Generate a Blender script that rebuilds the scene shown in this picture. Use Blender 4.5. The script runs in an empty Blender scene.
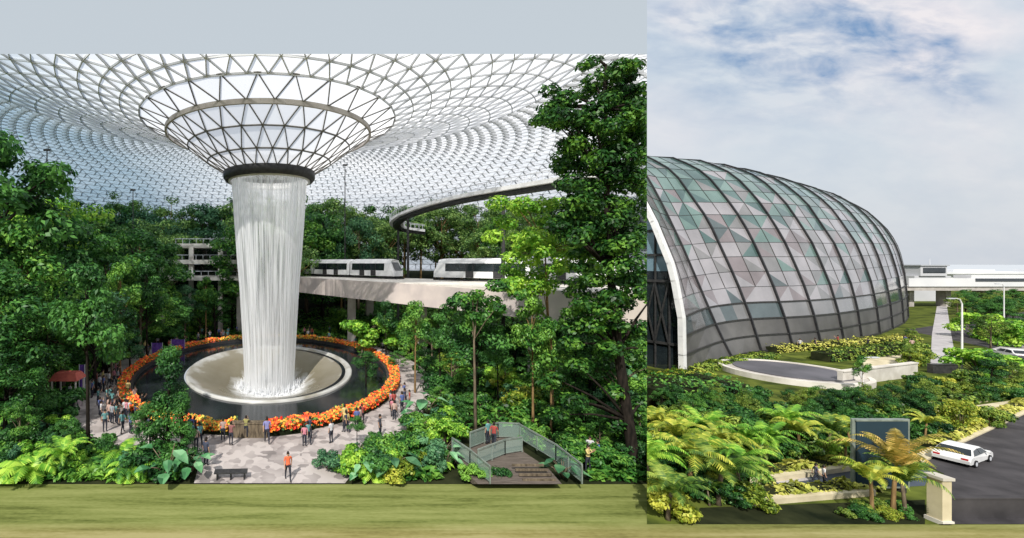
import bpy, bmesh, math, random
import numpy as np
from mathutils import Vector, Matrix
R = random.Random(11)
PI = math.pi
S = bpy.context.scene
C = S.collection
# ------------------------------------------------------------------ camera
F, CX, HY, CZ = 440.0, 300.0, 263.0, 13.0
cam_d = bpy.data.cameras.new('camera'); cam = bpy.data.objects.new('camera', cam_d); C.objects.link(cam)
cam.location = (0, 0, CZ); cam.rotation_euler = (PI/2, 0, 0)
cam_d.sensor_width = 36; cam_d.lens = F/1024*36
cam_d.shift_x = (512-CX)/1024; cam_d.shift_y = -(269-HY)/1024
cam_d.clip_end = 6000; cam_d.clip_start = .1
S.camera = cam
S.view_settings.view_transform = 'Standard'; S.view_settings.look = 'None'
S.view_settings.exposure = 0; S.view_settings.gamma = 1

def G(px, py, z=0.0):                     # ground point below a direction
    Y = F*(CZ-z)/(py-HY)
    return Vector(((px-CX)/F*Y, Y, z))
def P3(px, py, Y):
    return Vector(((px-CX)/F*Y, Y, CZ+(HY-py)*Y/F))
def sm(a, b, x):
    t = min(1, max(0, (x-a)/(b-a))); return t*t*(3-2*t)

# ------------------------------------------------------------------ materials
def lin(c):
    return tuple(((v/255)/12.92 if v/255 <= .04045 else ((v/255+.055)/1.055)**2.4) for v in c)
class NT:
    def __init__(s, name):
        s.m = bpy.data.materials.new(name); s.m.use_nodes = True
        s.t = s.m.node_tree; s.t.nodes.clear()
        s.out = s.n('ShaderNodeOutputMaterial')
    def n(s, kind, **kw):
        q = s.t.nodes.new(kind)
        for k, v in kw.items():
            if k in q.inputs: q.inputs[k].default_value = v
            else: setattr(q, k, v)
        return q
    def l(s, a, b): s.t.links.new(a, b)
def ramp(nt, stops, fac):
    r = nt.n('ShaderNodeValToRGB'); e = r.color_ramp.elements
    while len(e) < len(stops): e.new(.5)
    for q, (p, c) in zip(e, stops): q.position = p; q.color = (*c, 1)
    nt.l(fac, r.inputs[0]); return r.outputs[0]
def basic(name, c1, c2=None, scale=3.0, rough=.7, spec=.3, metal=0.0, stretch=(1, 1, 1), detail=4, coord='Object', bump=0.0):
    nt = NT(name); b = nt.n('ShaderNodeBsdfPrincipled')
    b.inputs['Roughness'].default_value = rough; b.inputs['Specular IOR Level'].default_value = spec
    b.inputs['Metallic'].default_value = metal
    nt.l(b.outputs[0], nt.out.inputs[0])
    if c2 is None: c2 = tuple(v*.75 for v in c1)
    tc = nt.n('ShaderNodeTexCoord'); mp = nt.n('ShaderNodeMapping'); mp.inputs['Scale'].default_value = stretch
    nz = nt.n('ShaderNodeTexNoise'); nz.inputs['Scale'].default_value = scale; nz.inputs['Detail'].default_value = detail
    nt.l(tc.outputs[coord], mp.inputs[0]); nt.l(mp.outputs[0], nz.inputs['Vector'])
    nt.l(ramp(nt, [(.32, c2), (.68, c1)], nz.outputs['Fac']), b.inputs['Base Color'])
    if bump:
        bm = nt.n('ShaderNodeBump'); bm.inputs['Strength'].default_value = bump
        nt.l(nz.outputs['Fac'], bm.inputs['Height']); nt.l(bm.outputs[0], b.inputs['Normal'])
    return nt.m
def leafmat(name, dark, mid, light, tr=.3):
    nt = NT(name)
    geo = nt.n('ShaderNodeNewGeometry'); oi = nt.n('ShaderNodeObjectInfo')
    nz = nt.n('ShaderNodeTexNoise'); nz.inputs['Scale'].default_value = .55; nz.inputs['Detail'].default_value = 3
    nt.l(geo.outputs['Position'], nz.inputs['Vector'])
    a = nt.n('ShaderNodeMath', operation='MULTIPLY_ADD'); a.inputs[1].default_value = .5; nt.l(geo.outputs['Random Per Island'], a.inputs[0])
    m2 = nt.n('ShaderNodeMath', operation='MULTIPLY_ADD'); m2.inputs[1].default_value = 1.5; m2.inputs[2].default_value = -.52; nt.l(nz.outputs['Fac'], m2.inputs[0])
    nt.l(m2.outputs[0], a.inputs[2])
    m3 = nt.n('ShaderNodeMath', operation='MULTIPLY_ADD'); m3.inputs[1].default_value = .24; nt.l(oi.outputs['Random'], m3.inputs[0]); nt.l(a.outputs[0], m3.inputs[2])
    col = ramp(nt, [(.12, dark), (.5, mid), (.95, light)], m3.outputs[0])
    d = nt.n('ShaderNodeBsdfPrincipled'); d.inputs['Roughness'].default_value = .45; d.inputs['Specular IOR Level'].default_value = .35
    t = nt.n('ShaderNodeBsdfTranslucent'); mx = nt.n('ShaderNodeMixShader'); mx.inputs[0].default_value = tr
    nt.l(col, d.inputs['Base Color']); nt.l(col, t.inputs[0])
    nt.l(d.outputs[0], mx.inputs[1]); nt.l(t.outputs[0], mx.inputs[2]); nt.l(mx.outputs[0], nt.out.inputs[0])
    return nt.m
M = {}
M['leaf_dark'] = leafmat('dark_leaf', (.007, .028, .012), (.032, .125, .03), (.12, .32, .06))
M['leaf_mid'] = leafmat('green_leaf', (.009, .040, .012), (.058, .21, .035), (.26, .50, .075))
M['leaf_blue'] = leafmat('bluish_leaf', (.009, .034, .02), (.045, .15, .07), (.17, .38, .17))
M['leaf_lite'] = leafmat('bright_leaf', (.014, .06, .008), (.15, .40, .035), (.52, .76, .10))
M['leaf_yel'] = leafmat('yellow_leaf', (.03, .07, .01), (.20, .31, .03), (.66, .66, .10))
M['leaf_orange'] = leafmat('dry_frond', (.05, .06, .01), (.26, .24, .04), (.78, .56, .16))
M['leaf_far'] = leafmat('brightened_leaf', (.02, .05, .02), (.11, .25, .06), (.42, .62, .16))  # back-row leaves coloured brighter to make up for light lost under the roof
M['leaf_verge'] = leafmat('verge_leaf', (.10, .13, .02), (.42, .46, .07), (.85, .80, .22))
M['leaf_wide'] = leafmat('wide_leaf', (.02, .07, .03), (.07, .24, .09), (.28, .52, .28), .15)
M['leaf_out'] = leafmat('sunlit_leaf', (.010, .034, .008), (.085, .19, .028), (.42, .52, .085))
M['bark'] = basic('bark', (.20, .16, .11), (.07, .055, .04), 6, .9, .1, stretch=(1, 1, .25))
M['bark_dark'] = basic('dark_bark', (.028, .022, .018), (.008, .007, .006), 6, .9, .1, stretch=(1, 1, .25))
M['bark_tan'] = basic('tan_bark', (.34, .22, .10), (.14, .09, .045), 6, .9, .1, stretch=(1, 1, .2))
M['soil'] = basic('soil', (.035, .04, .018), (.008, .012, .006), .7, 1, .05)
M['steel'] = basic('shell_steel', (.62, .64, .68), (.50, .52, .56), .15, .6, .2)
M['steel_warm'] = basic('funnel_steel', (.17, .165, .15), (.11, .105, .10), 2, .5, .3)
M['steel_dark'] = basic('dark_steel', (.05, .05, .05), (.025, .025, .027), 3, .5, .3)
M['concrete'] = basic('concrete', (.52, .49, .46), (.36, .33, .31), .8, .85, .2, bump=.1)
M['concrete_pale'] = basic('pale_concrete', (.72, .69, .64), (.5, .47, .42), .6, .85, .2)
M['beam'] = basic('guideway_concrete', (.66, .58, .54), (.46, .41, .40), .35, .85, .2)
M['white'] = basic('white_paint', (.80, .80, .80), (.66, .67, .68), 1.2, .45, .4)
M['black'] = basic('black_plastic', (.02, .02, .022), (.01, .01, .012), 4, .4, .4)
M['glass_dark'] = basic('dark_glass', (.02, .028, .032), (.008, .012, .016), .8, .08, .8)
M['skin'] = basic('skin', (.50, .30, .20), (.42, .25, .17), 5, .6, .3)
M['hair'] = basic('hair', (.02, .014, .01), (.008, .006, .005), 12, .6, .3)
def objcol(name, mul=1.0):
    nt = NT(name); b = nt.n('ShaderNodeBsdfPrincipled'); b.inputs['Roughness'].default_value = .85
    oi = nt.n('ShaderNodeObjectInfo'); nz = nt.n('ShaderNodeTexNoise'); nz.inputs['Scale'].default_value = 9
    mr = nt.n('ShaderNodeMapRange'); mr.inputs['To Min'].default_value = .6*mul; mr.inputs['To Max'].default_value = 1.25*mul
    mm = nt.n('ShaderNodeMix', data_type='RGBA', blend_type='MULTIPLY'); mm.inputs['Factor'].default_value = 1
    nt.l(nz.outputs['Fac'], mr.inputs[0]); nt.l(oi.outputs['Color'], mm.inputs['A']); nt.l(mr.outputs[0], mm.inputs['B'])
    nt.l(mm.outputs['Result'], b.inputs['Base Color']); nt.l(b.outputs[0], nt.out.inputs[0]); return nt.m
M['shirt'] = objcol('shirt_cloth')
M['trousers'] = basic('trouser_cloth', (.05, .055, .075), (.02, .022, .03), 9, .9, .1)
# shell glass: fritted, lets part of the light straight through
def roofglass(name, fac, west_shade, east):
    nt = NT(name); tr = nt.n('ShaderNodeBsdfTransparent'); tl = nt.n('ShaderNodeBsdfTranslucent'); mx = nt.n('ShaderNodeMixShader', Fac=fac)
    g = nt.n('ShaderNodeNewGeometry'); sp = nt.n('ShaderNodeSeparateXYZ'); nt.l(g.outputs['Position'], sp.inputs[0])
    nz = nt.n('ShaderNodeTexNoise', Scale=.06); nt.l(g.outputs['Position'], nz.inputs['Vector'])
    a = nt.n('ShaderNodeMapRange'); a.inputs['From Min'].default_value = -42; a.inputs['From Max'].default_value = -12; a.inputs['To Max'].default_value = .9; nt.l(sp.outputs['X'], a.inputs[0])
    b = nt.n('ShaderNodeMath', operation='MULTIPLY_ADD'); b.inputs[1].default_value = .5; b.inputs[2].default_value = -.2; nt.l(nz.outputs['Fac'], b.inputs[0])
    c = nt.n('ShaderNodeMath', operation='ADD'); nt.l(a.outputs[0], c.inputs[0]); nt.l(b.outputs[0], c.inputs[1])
    col = ramp(nt, [(.0, west_shade), (1.0, east)], c.outputs[0]); nt.l(col, tl.inputs[0]); nt.l(col, tr.inputs[0])  # darker blue ramp end paints the roof's shaded west side into the glass
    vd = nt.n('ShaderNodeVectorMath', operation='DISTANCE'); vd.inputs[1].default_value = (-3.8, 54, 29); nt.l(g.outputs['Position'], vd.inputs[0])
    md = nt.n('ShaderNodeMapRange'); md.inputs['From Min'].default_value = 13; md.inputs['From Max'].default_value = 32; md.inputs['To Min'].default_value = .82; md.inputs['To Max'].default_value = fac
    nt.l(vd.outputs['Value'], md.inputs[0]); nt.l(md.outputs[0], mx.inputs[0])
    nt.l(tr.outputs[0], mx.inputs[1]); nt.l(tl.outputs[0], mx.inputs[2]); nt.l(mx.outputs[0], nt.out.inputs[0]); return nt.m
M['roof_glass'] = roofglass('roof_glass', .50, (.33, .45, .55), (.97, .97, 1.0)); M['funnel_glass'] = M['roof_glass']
# falling water
def watermat(name, lo, hi, sx, sz):
    nt = NT(name); tc = nt.n('ShaderNodeTexCoord'); mp = nt.n('ShaderNodeMapping'); mp.inputs['Scale'].default_value = (sx, 1, sz)
    nz = nt.n('ShaderNodeTexNoise'); nz.inputs['Scale'].default_value = 1; nz.inputs['Detail'].default_value = 5
    nt.l(tc.outputs['UV'], mp.inputs[0]); nt.l(mp.outputs[0], nz.inputs['Vector'])
    mp.inputs['Scale'].default_value = (sx, sz, 1)
    mr = nt.n('ShaderNodeMapRange'); mr.inputs['From Min'].default_value = .37; mr.inputs['From Max'].default_value = .62
    mr.inputs['To Min'].default_value = lo; mr.inputs['To Max'].default_value = hi; nt.l(nz.outputs['Fac'], mr.inputs[0])
    d = nt.n('ShaderNodeBsdfDiffuse'); d.inputs[0].default_value = (.93, .96, 1, 1)
    t2 = nt.n('ShaderNodeBsdfTranslucent'); t2.inputs[0].default_value = (.95, .94, .94, 1)
    m0 = nt.n('ShaderNodeMixShader', Fac=.5); nt.l(d.outputs[0], m0.inputs[1]); nt.l(t2.outputs[0], m0.inputs[2])
    t = nt.n('ShaderNodeBsdfTransparent'); m1 = nt.n('ShaderNodeMixShader')
    lw = nt.n('ShaderNodeLayerWeight', Blend=.42); ad = nt.n('ShaderNodeMath', operation='MULTIPLY_ADD', use_clamp=True); ad.inputs[1].default_value = .85
    nt.l(lw.outputs['Facing'], ad.inputs[0]); nt.l(mr.outputs[0], ad.inputs[2])
    nt.l(ad.outputs[0], m1.inputs[0]); nt.l(t.outputs[0], m1.inputs[1]); nt.l(m0.outputs[0], m1.inputs[2]); nt.l(m1.outputs[0], nt.out.inputs[0]); return nt.m
M['water_fall'] = watermat('falling_water', .03, .70, 120, 3.2)
M['water_inner'] = watermat('inner_falling_water', .0, .35, 40, 2)
M['pool'] = basic('dark_pool_water', (.022, .027, .032), (.008, .010, .013), .5, .12, .6)
nt = NT('vortex_bowl'); b = nt.n('ShaderNodeBsdfPrincipled'); b.inputs['Roughness'].default_value = .25
tc = nt.n('ShaderNodeTexCoord'); sp = nt.n('ShaderNodeSeparateXYZ'); nt.l(tc.outputs['UV'], sp.inputs[0])
nz = nt.n('ShaderNodeTexNoise', Scale=2.5); nz.inputs['Detail'].default_value = 4
mp = nt.n('ShaderNodeMapping'); mp.inputs['Scale'].default_value = (9, 2.2, 1); nt.l(tc.outputs['UV'], mp.inputs[0]); nt.l(mp.outputs[0], nz.inputs['Vector'])
ad = nt.n('ShaderNodeMath', operation='MULTIPLY_ADD'); ad.inputs[1].default_value = .55; nt.l(nz.outputs['Fac'], ad.inputs[0]); nt.l(sp.outputs['Y'], ad.inputs[2])
nt.l(ramp(nt, [(.12, (.62, .63, .62)), (.30, (.50, .50, .48)), (.42, (.26, .24, .19)), (.75, (.20, .18, .13)), (1.0, (.66, .67, .67))], ad.outputs[0]), b.inputs['Base Color'])
nt.l(b.outputs[0], nt.out.inputs[0]); M['bowl'] = nt.m
# paving
nt = NT('plaza_paving'); b = nt.n('ShaderNodeBsdfPrincipled'); b.inputs['Roughness'].default_value = .6
geo = nt.n('ShaderNodeNewGeometry'); vo = nt.n('ShaderNodeTexVoronoi', Scale=1.4); vo.distance = 'MANHATTAN'; nt.l(geo.outputs['Position'], vo.inputs['Vector'])
sp = nt.n('ShaderNodeSeparateColor'); nt.l(vo.outputs['Color'], sp.inputs[0])
nz = nt.n('ShaderNodeTexNoise', Scale=.35); nt.l(geo.outputs['Position'], nz.inputs['Vector'])
ad = nt.n('ShaderNodeMath', operation='MULTIPLY_ADD'); ad.inputs[1].default_value = .55; nt.l(sp.outputs[0], ad.inputs[0]); nt.l(nz.outputs['Fac'], ad.inputs[2])
nt.l(ramp(nt, [(.35, (.15, .135, .13)), (.6, (.30, .265, .255)), (.95, (.50, .45, .43))], ad.outputs[0]), b.inputs['Base Color']); nt.l(b.outputs[0], nt.out.inputs[0]); M['paving'] = nt.m
# lawn: mown, with long bands
nt = NT('lawn_grass'); b = nt.n('ShaderNodeBsdfPrincipled'); b.inputs['Roughness'].default_value = 1; b.inputs['Specular IOR Level'].default_value = .05
geo = nt.n('ShaderNodeNewGeometry'); cs = []
for sc, st in ((1, (.09, 1.5, 1)), (1, (.5, 5, 1)), (1, (.03, .35, 1))):
    mp = nt.n('ShaderNodeMapping'); mp.inputs['Scale'].default_value = st; nz = nt.n('ShaderNodeTexNoise', Scale=sc); nz.inputs['Detail'].default_value = 4
    nt.l(geo.outputs['Position'], mp.inputs[0]); nt.l(mp.outputs[0], nz.inputs['Vector']); cs.append(nz.outputs['Fac'])
ad0 = nt.n('ShaderNodeMath', operation='MULTIPLY_ADD'); ad0.inputs[1].default_value = .35; nt.l(cs[1], ad0.inputs[0]); nt.l(cs[0], ad0.inputs[2])
fn = nt.n('ShaderNodeTexNoise', Scale=9); fn.inputs['Detail'].default_value = 6; fm = nt.n('ShaderNodeMapping'); fm.inputs['Scale'].default_value = (.35, 1, 1); nt.l(geo.outputs['Position'], fm.inputs[0]); nt.l(fm.outputs[0], fn.inputs['Vector'])
ad1 = nt.n('ShaderNodeMath', operation='MULTIPLY_ADD'); ad1.inputs[1].default_value = .30; nt.l(fn.outputs['Fac'], ad1.inputs[0]); nt.l(ad0.outputs[0], ad1.inputs[2])
ad = nt.n('ShaderNodeMath', operation='SUBTRACT'); ad.inputs[1].default_value = .15; nt.l(ad1.outputs[0], ad.inputs[0])
g1 = ramp(nt, [(.42, (.07, .085, .02)), (.62, (.165, .19, .055)), (.85, (.24, .26, .09))], ad.outputs[0])
g2 = ramp(nt, [(.42, (.13, .115, .04)), (.62, (.23, .21, .075)), (.85, (.32, .29, .13))], ad.outputs[0])
sp = nt.n('ShaderNodeSeparateXYZ'); nt.l(geo.outputs['Position'], sp.inputs[0])
mr = nt.n('ShaderNodeMapRange'); mr.inputs['From Min'].default_value = 21.2; mr.inputs['From Max'].default_value = 22.1; mr.inputs['To Min'].default_value = 1; mr.inputs['To Max'].default_value = 0
nt.l(sp.outputs['Y'], mr.inputs[0]); mx = nt.n('ShaderNodeMix', data_type='RGBA'); nt.l(mr.outputs[0], mx.inputs['Factor']); nt.l(g1, mx.inputs['A']); nt.l(g2, mx.inputs['B'])
nt.l(mx.outputs['Result'], b.inputs['Base Color']); nt.l(b.outputs[0], nt.out.inputs[0]); M['lawn'] = nt.m
def flowermat(name, cols):
    nt = NT(name); b = nt.n('ShaderNodeBsdfPrincipled'); b.inputs['Roughness'].default_value = .7
    g = nt.n('ShaderNodeNewGeometry'); n = len(cols)
    r = nt.n('ShaderNodeValToRGB'); r.color_ramp.interpolation = 'CONSTANT'; e = r.color_ramp.elements
    while len(e) < n: e.new(.5)
    for i, c in enumerate(cols): e[i].position = i/n; e[i].color = (*c, 1)
    nt.l(g.outputs['Random Per Island'], r.inputs[0]); nt.l(r.outputs[0], b.inputs['Base Color']); nt.l(b.outputs[0], nt.out.inputs[0]); return nt.m
M['flower'] = flowermat('orange_flowers', [(.95, .16, .02), (.85, .05, .02), (1.0, .32, .03), (.10, .22, .03), (.95, .10, .03), (.98, .42, .05), (.03, .09, .02)])
M['flower_y'] = flowermat('yellow_flowers', [(.98, .50, .05), (.9, .12, .02), (.85, .60, .08), (.08, .18, .02), (.95, .30, .03), (.6, .5, .06), (.03, .09, .02)])
M['flower_p'] = flowermat('pink_flowers', [(.9, .5, .45), (.85, .1, .1), (.8, .7, .6), (.05, .12, .02), (.4, .2, .2)])

# ------------------------------------------------------------------ mesh helper
class MB:
    def __init__(s): s.v = []; s.f = []; s.m = []
    def add(s, vs, fs, mi=0):
        o = len(s.v); s.v.extend([tuple(p) for p in vs]); s.f.extend([tuple(i+o for i in q) for q in fs]); s.m.extend([mi]*len(fs))
    def box(s, c, size, rz=0, mi=0, ax=None):
        hx, hy, hz = [q/2 for q in size]; c = Vector(c)
        if ax is None:
            cs, sn = math.cos(rz), math.sin(rz); ax = (Vector((cs, sn, 0)), Vector((-sn, cs, 0)), Vector((0, 0, 1)))
        vs = [c+ax[0]*a*hx+ax[1]*b*hy+ax[2]*d*hz for a in (-1, 1) for b in (-1, 1) for d in (-1, 1)]
        s.add(vs, [(0, 1, 3, 2), (4, 6, 7, 5), (0, 4, 5, 1), (2, 3, 7, 6), (0, 2, 6, 4), (1, 5, 7, 3)], mi)
    def bar(s, a, b, w, h, up=Vector((0, 0, 1)), mi=0):
        a = Vector(a); b = Vector(b); d = b-a; L = d.length
        if L < 1e-6: return
        d /= L; side = d.cross(up)
        if side.length < 1e-4: side = d.cross(Vector((1, 0, 0)))
        side.normalize(); u = side.cross(d)
        s.box((a+b)/2, (L, w, h), mi=mi, ax=(d, side, u))
    def tube(s, pts, rs, n=8, mi=0, cap=True):
        pts = [Vector(p) for p in pts]; k = len(pts)
        if not hasattr(rs, '__len__'): rs = [rs]*k
        vs = []; prev = None
        for i, p in enumerate(pts):
            d = (pts[min(i+1, k-1)]-pts[max(i-1, 0)]).normalized()
            if prev is None: x = d.orthogonal().normalized()
            else: x = (prev-d*prev.dot(d)).normalized()
            prev = x; y = d.cross(x)
            for j in range(n):
                a = 2*PI*j/n; vs.append(p+(x*math.cos(a)+y*math.sin(a))*rs[i])
        fs = [(i*n+j, i*n+(j+1) % n, (i+1)*n+(j+1) % n, (i+1)*n+j) for i in range(k-1) for j in range(n)]
        if cap: fs += [tuple(range(n))[::-1], tuple((k-1)*n+j for j in range(n))]
        s.add(vs, fs, mi)
    def prism(s, poly, z0, z1, mi=0):
        n = len(poly); vs = [(p[0], p[1], z0) for p in poly]+[(p[0], p[1], z1) for p in poly]
        s.add(vs, [tuple(range(n))[::-1], tuple(range(n, 2*n))]+[(i, (i+1) % n, n+(i+1) % n, n+i) for i in range(n)], mi)
    def build(s, name, mats, parent=None, smooth=False, loc=None):
        me = bpy.data.meshes.new(name); me.from_pydata(s.v, [], s.f)
        if not isinstance(mats, (list, tuple)): mats = [mats]
        for q in mats: me.materials.append(q)
        if len(mats) > 1: me.polygons.foreach_set('material_index', s.m)
        if smooth: me.polygons.foreach_set('use_smooth', [True]*len(me.polygons))
        me.update()
        return link(name, me, parent, loc)
def link(name, me, parent=None, loc=None):
    o = bpy.data.objects.new(name, me); C.objects.link(o)
    if parent: o.parent = parent
    if loc is not None: o.location = loc
    reg(o); return o
PANEL = None; PAN = {}
def reg(o):
    if PANEL: PAN[o.name] = PANEL
def tag(o, label, cat, group=None):
    o['label'] = label; o['category'] = cat
    if group: o['group'] = group
    return o
def struct(o): o['kind'] = 'structure'; return o
def empty(name, loc=(0, 0, 0), rz=0):
    o = bpy.data.objects.new(name, None); C.objects.link(o); o.location = loc; o.rotation_euler = (0, 0, rz); return o
def copy_tree(o, parent=None):
    c = o.copy(); C.objects.link(c)
    if parent: c.parent = parent
    if c.type == 'MESH': reg(c)
    for ch in list(o.children): copy_tree(ch, c)
    return c
def quadmesh(name, V, mats, mi=None):
    n = len(V)//4; me = bpy.data.meshes.new(name)
    me.vertices.add(len(V)); me.vertices.foreach_set('co', np.asarray(V, dtype=np.float32).ravel())
    me.loops.add(4*n); me.loops.foreach_set('vertex_index', np.arange(4*n, dtype=np.int32))
    me.polygons.add(n); me.polygons.foreach_set('loop_start', np.arange(0, 4*n, 4, dtype=np.int32))
    for q in mats: me.materials.append(q)
    if mi is not None: me.polygons.foreach_set('material_index', np.asarray(mi, dtype=np.int32))
    me.update(calc_edges=True); me.validate(); return me
def leaves(rng, cen, nrm, L, W):
    """leaf quads: centres, rough normals, length, width"""
    n = len(cen); nrm = nrm+rng.normal(0, .45, (n, 3)); nrm /= np.linalg.norm(nrm, axis=1)[:, None]+1e-9
    t = rng.normal(0, 1, (n, 3)); t[:, 2] -= .5; t -= nrm*(t*nrm).sum(1)[:, None]; t /= np.linalg.norm(t, axis=1)[:, None]+1e-9
    b = np.cross(nrm, t); l = (L*rng.uniform(.6, 1.3, n))[:, None]; w = (W*rng.uniform(.7, 1.2, n))[:, None]
    V = np.empty((n, 4, 3)); V[:, 0] = cen-t*l*.5; V[:, 1] = cen+b*w*.5+nrm*l*.08; V[:, 2] = cen+t*l*.5-nrm*l*.15; V[:, 3] = cen-b*w*.5+nrm*l*.08
    return V.reshape(-1, 3)
def clump(rng, c, r, n):
    d = rng.normal(0, 1, (n, 3)); d /= np.linalg.norm(d, axis=1)[:, None]
    rad = r*rng.uniform(.35, 1.05, n)**.6
    p = c+d*rad[:, None]*np.array([1, 1, .62]); nr = d.copy(); nr[:, 2] += .7
    return p, nr

# ------------------------------------------------------------------ plant prototypes (mesh data only)
def tree_proto(seed, H=10, z0=3.5, Rr=3.2, nc=38, nl=150, cr=.88, L=.30, W=.165, shape='round', tr=.2):
    rng = np.random.default_rng(seed); cs = []; V = []
    trunk = MB(); lean = rng.normal(0, .25, 2)
    tp = [Vector((lean[0]*t*t, lean[1]*t*t, H*.9*t)) for t in (0, .15, .35, .55, .75, .95)]
    trunk.tube(tp, [tr*1.25, tr, tr*.85, tr*.65, tr*.42, tr*.15], 7)
    for i in range(nc):
        u = rng.uniform(0, 1); z = z0+(H-z0-cr*.4)*u
        if shape == 'round': rm = Rr*math.sqrt(max(.05, 1-(2*u-.85)**2*.85))
        elif shape == 'cone': rm = Rr*(1.05-u)
        elif shape == 'tier': u = round(u*4)/4; z = z0+(H-z0-cr*.4)*u+rng.normal(0, .2); rm = Rr*(1-.55*u)
        else: rm = Rr*(1-.3*u)
        a = rng.uniform(0, 2*PI); rr = rm*rng.uniform(.25, 1)**.5
        c = np.array([rr*math.cos(a)+lean[0]*u, rr*math.sin(a)+lean[1]*u, z]); cs.append(c)
        p, nr = clump(rng, c, cr*rng.uniform(.65, 1.25), int(nl*rng.uniform(.6, 1.2))); V.append(leaves(rng, p, nr, L, W))
    for c in cs[::3]:
        z = max(z0*.7, c[2]-1.6-.25*math.hypot(c[0], c[1])); t = min(z/(H*.9), .9)
        a = Vector((lean[0]*t*t, lean[1]*t*t, t*H*.9)); b = Vector(c); m = (a+b)/2+Vector((0, 0, .25))
        trunk.tube([a, m, b], [tr*.38, tr*.25, tr*.08], 5)
    return np.concatenate(V), trunk, H
def shrub_proto(seed, H=2.4, Rr=1.7, nc=16, nl=125, L=.28, W=.16, cr=.6):
    rng = np.random.default_rng(seed); V = []; st = MB()
    for i in range(nc):
        a = rng.uniform(0, 2*PI); u = rng.uniform(0, 1); rr = Rr*rng.uniform(0, 1)**.5*(1-.45*u)
        c = np.array([rr*math.cos(a), rr*math.sin(a), .35+(H-.7)*u])
        p, nr = clump(rng, c, cr*rng.uniform(.7, 1.3), nl); p[:, 2] = np.abs(p[:, 2]); V.append(leaves(rng, p, nr, L, W))
        if i % 2 == 0: st.tube([(0, 0, 0), (c[0]*.4, c[1]*.4, c[2]*.5), tuple(c)], [.05, .035, .015], 5)
    return np.concatenate(V), st, H
def fronds(rng, base, n, L, up, leaf=.55, step=26, wl=.07, droop=1.0, mid=None):
    V = []
    for k in range(n):
        a = 2*PI*k/n+rng.uniform(-.25, .25); el = rng.uniform(up*.45, up); l = L*rng.uniform(.8, 1.15)
        d = np.array([math.cos(a), math.sin(a), 0]); side = np.array([-math.sin(a), math.cos(a), 0])
        pts = []
        p = np.array(base, float); e = el; ds = l/step
        for i in range(step+1):
            pts.append(p.copy()); dv = d*math.cos(e)+np.array([0, 0, math.sin(e)]); p = p+dv*ds; e -= droop*(1.0/step)*(.7+1.3*i/step)
            if mid is not None and i % 2 == 0: mid.append((pts[-1].copy(), p.copy()))
        for i in range(2, step+1):
            t = i/step; ll = leaf*math.sin(PI*min(1, .12+.88*t)**.8)*rng.uniform(.85, 1.1)+.05
            q = pts[i]; dd = pts[i]-pts[i-1]; dd /= np.linalg.norm(dd)
            for s in (-1, 1):
                tip = q+side*s*ll*.8+dd*ll*.55-np.array([0, 0, ll*.35]); w = dd*wl
                V.append([q-w*.5, q+w*.9, tip, tip-w*.4])
        for i in range(step):   # midrib strip
            w = side*.03*(1.2-i/step); V.append([pts[i]-w, pts[i]+w, pts[i+1]+w*.8, pts[i+1]-w*.8])
    return np.array(V).reshape(-1, 3)
def palm_proto(seed, H=4.5, L=3.0, n=15, up=1.38, droop=1.45, leaf=.6, tr=.14):
    rng = np.random.default_rng(seed); t = MB(); bx, by = rng.normal(0, .2, 2)
    th = H*.5; pts = [(bx*k*k, by*k*k, th*k) for k in (0, .3, .6, 1)]
    t.tube(pts, [tr*1.4, tr, tr*.9, tr*.8], 8)
    return fronds(rng, (bx, by, th), n, L, up, leaf, 24, .09, droop), t, H
def fern_proto(seed, n=14, L=1.7):
    rng = np.random.default_rng(seed); t = MB(); t.tube([(0, 0, 0), (0, 0, .25)], [.12, .07], 6)
    return fronds(rng, (0, 0, .2), n, L, 1.2, .42, 18, .09, 1.8), t, 1.3
def wide_proto(seed, n=11, H=1.6):
    rng = np.random.default_rng(seed); V = []; t = MB()
    for k in range(n):
        a = 2*PI*k/n*1.9+rng.uniform(-.3, .3); r = rng.uniform(.35, 1.1); h = H*rng.uniform(.45, 1)
        b = np.array([r*math.cos(a), r*math.sin(a), h]); d = np.array([math.cos(a), math.sin(a), rng.uniform(-.5, .15)]); s = np.array([-math.sin(a), math.cos(a), 0])
        l = rng.uniform(.6, 1.05); w = l*.36; up = np.array([0, 0, .10])
        t.tube([(0, 0, 0), tuple(b*.6+np.array([0, 0, .2])), tuple(b)], [.035, .03, .02], 5)
        for sg in (-1, 1):
            V += [[b, b+d*l*.3+s*sg*w*.9+up, b+d*l*.5+s*sg*w+up*.8, b+d*l*.5], [b+d*l*.5, b+d*l*.5+s*sg*w+up*.8, b+d*l*.8+s*sg*w*.6, b+d*l*1.05-up]]
    return np.array(V).reshape(-1, 3), t, H
PR = {}
def proto(key, tup, leafm, bark):
    V, tb, H = tup; cm = quadmesh(key+'_crown', V, [leafm]); tm = bpy.data.meshes.new(key+'_trunk'); tm.from_pydata(tb.v, [], tb.f); tm.materials.append(bark)
    tm.polygons.foreach_set('use_smooth', [True]*len(tm.polygons)); PR[key] = (cm, tm, H)
TR = lambda *a, **k: tree_proto(*a, **k)
t0 = TR(1); t1 = TR(2, Rr=3.6, nc=44); t2 = TR(3, z0=2.5, Rr=2.9, nc=40, shape='tier', cr=.95); t3 = TR(4, z0=4.8, Rr=2.3, nc=26, tr=.13); t4 = TR(5, z0=1.2, Rr=2.6, nc=46, shape='cone'); t5 = TR(6, z0=5, Rr=3.4, nc=24, cr=.9, tr=.12, shape='tier')
for k, t in (('a', t0), ('b', t1), ('c', t2)):
    proto('dark_'+k, t, M['leaf_dark'], M['bark_dark'])
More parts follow.
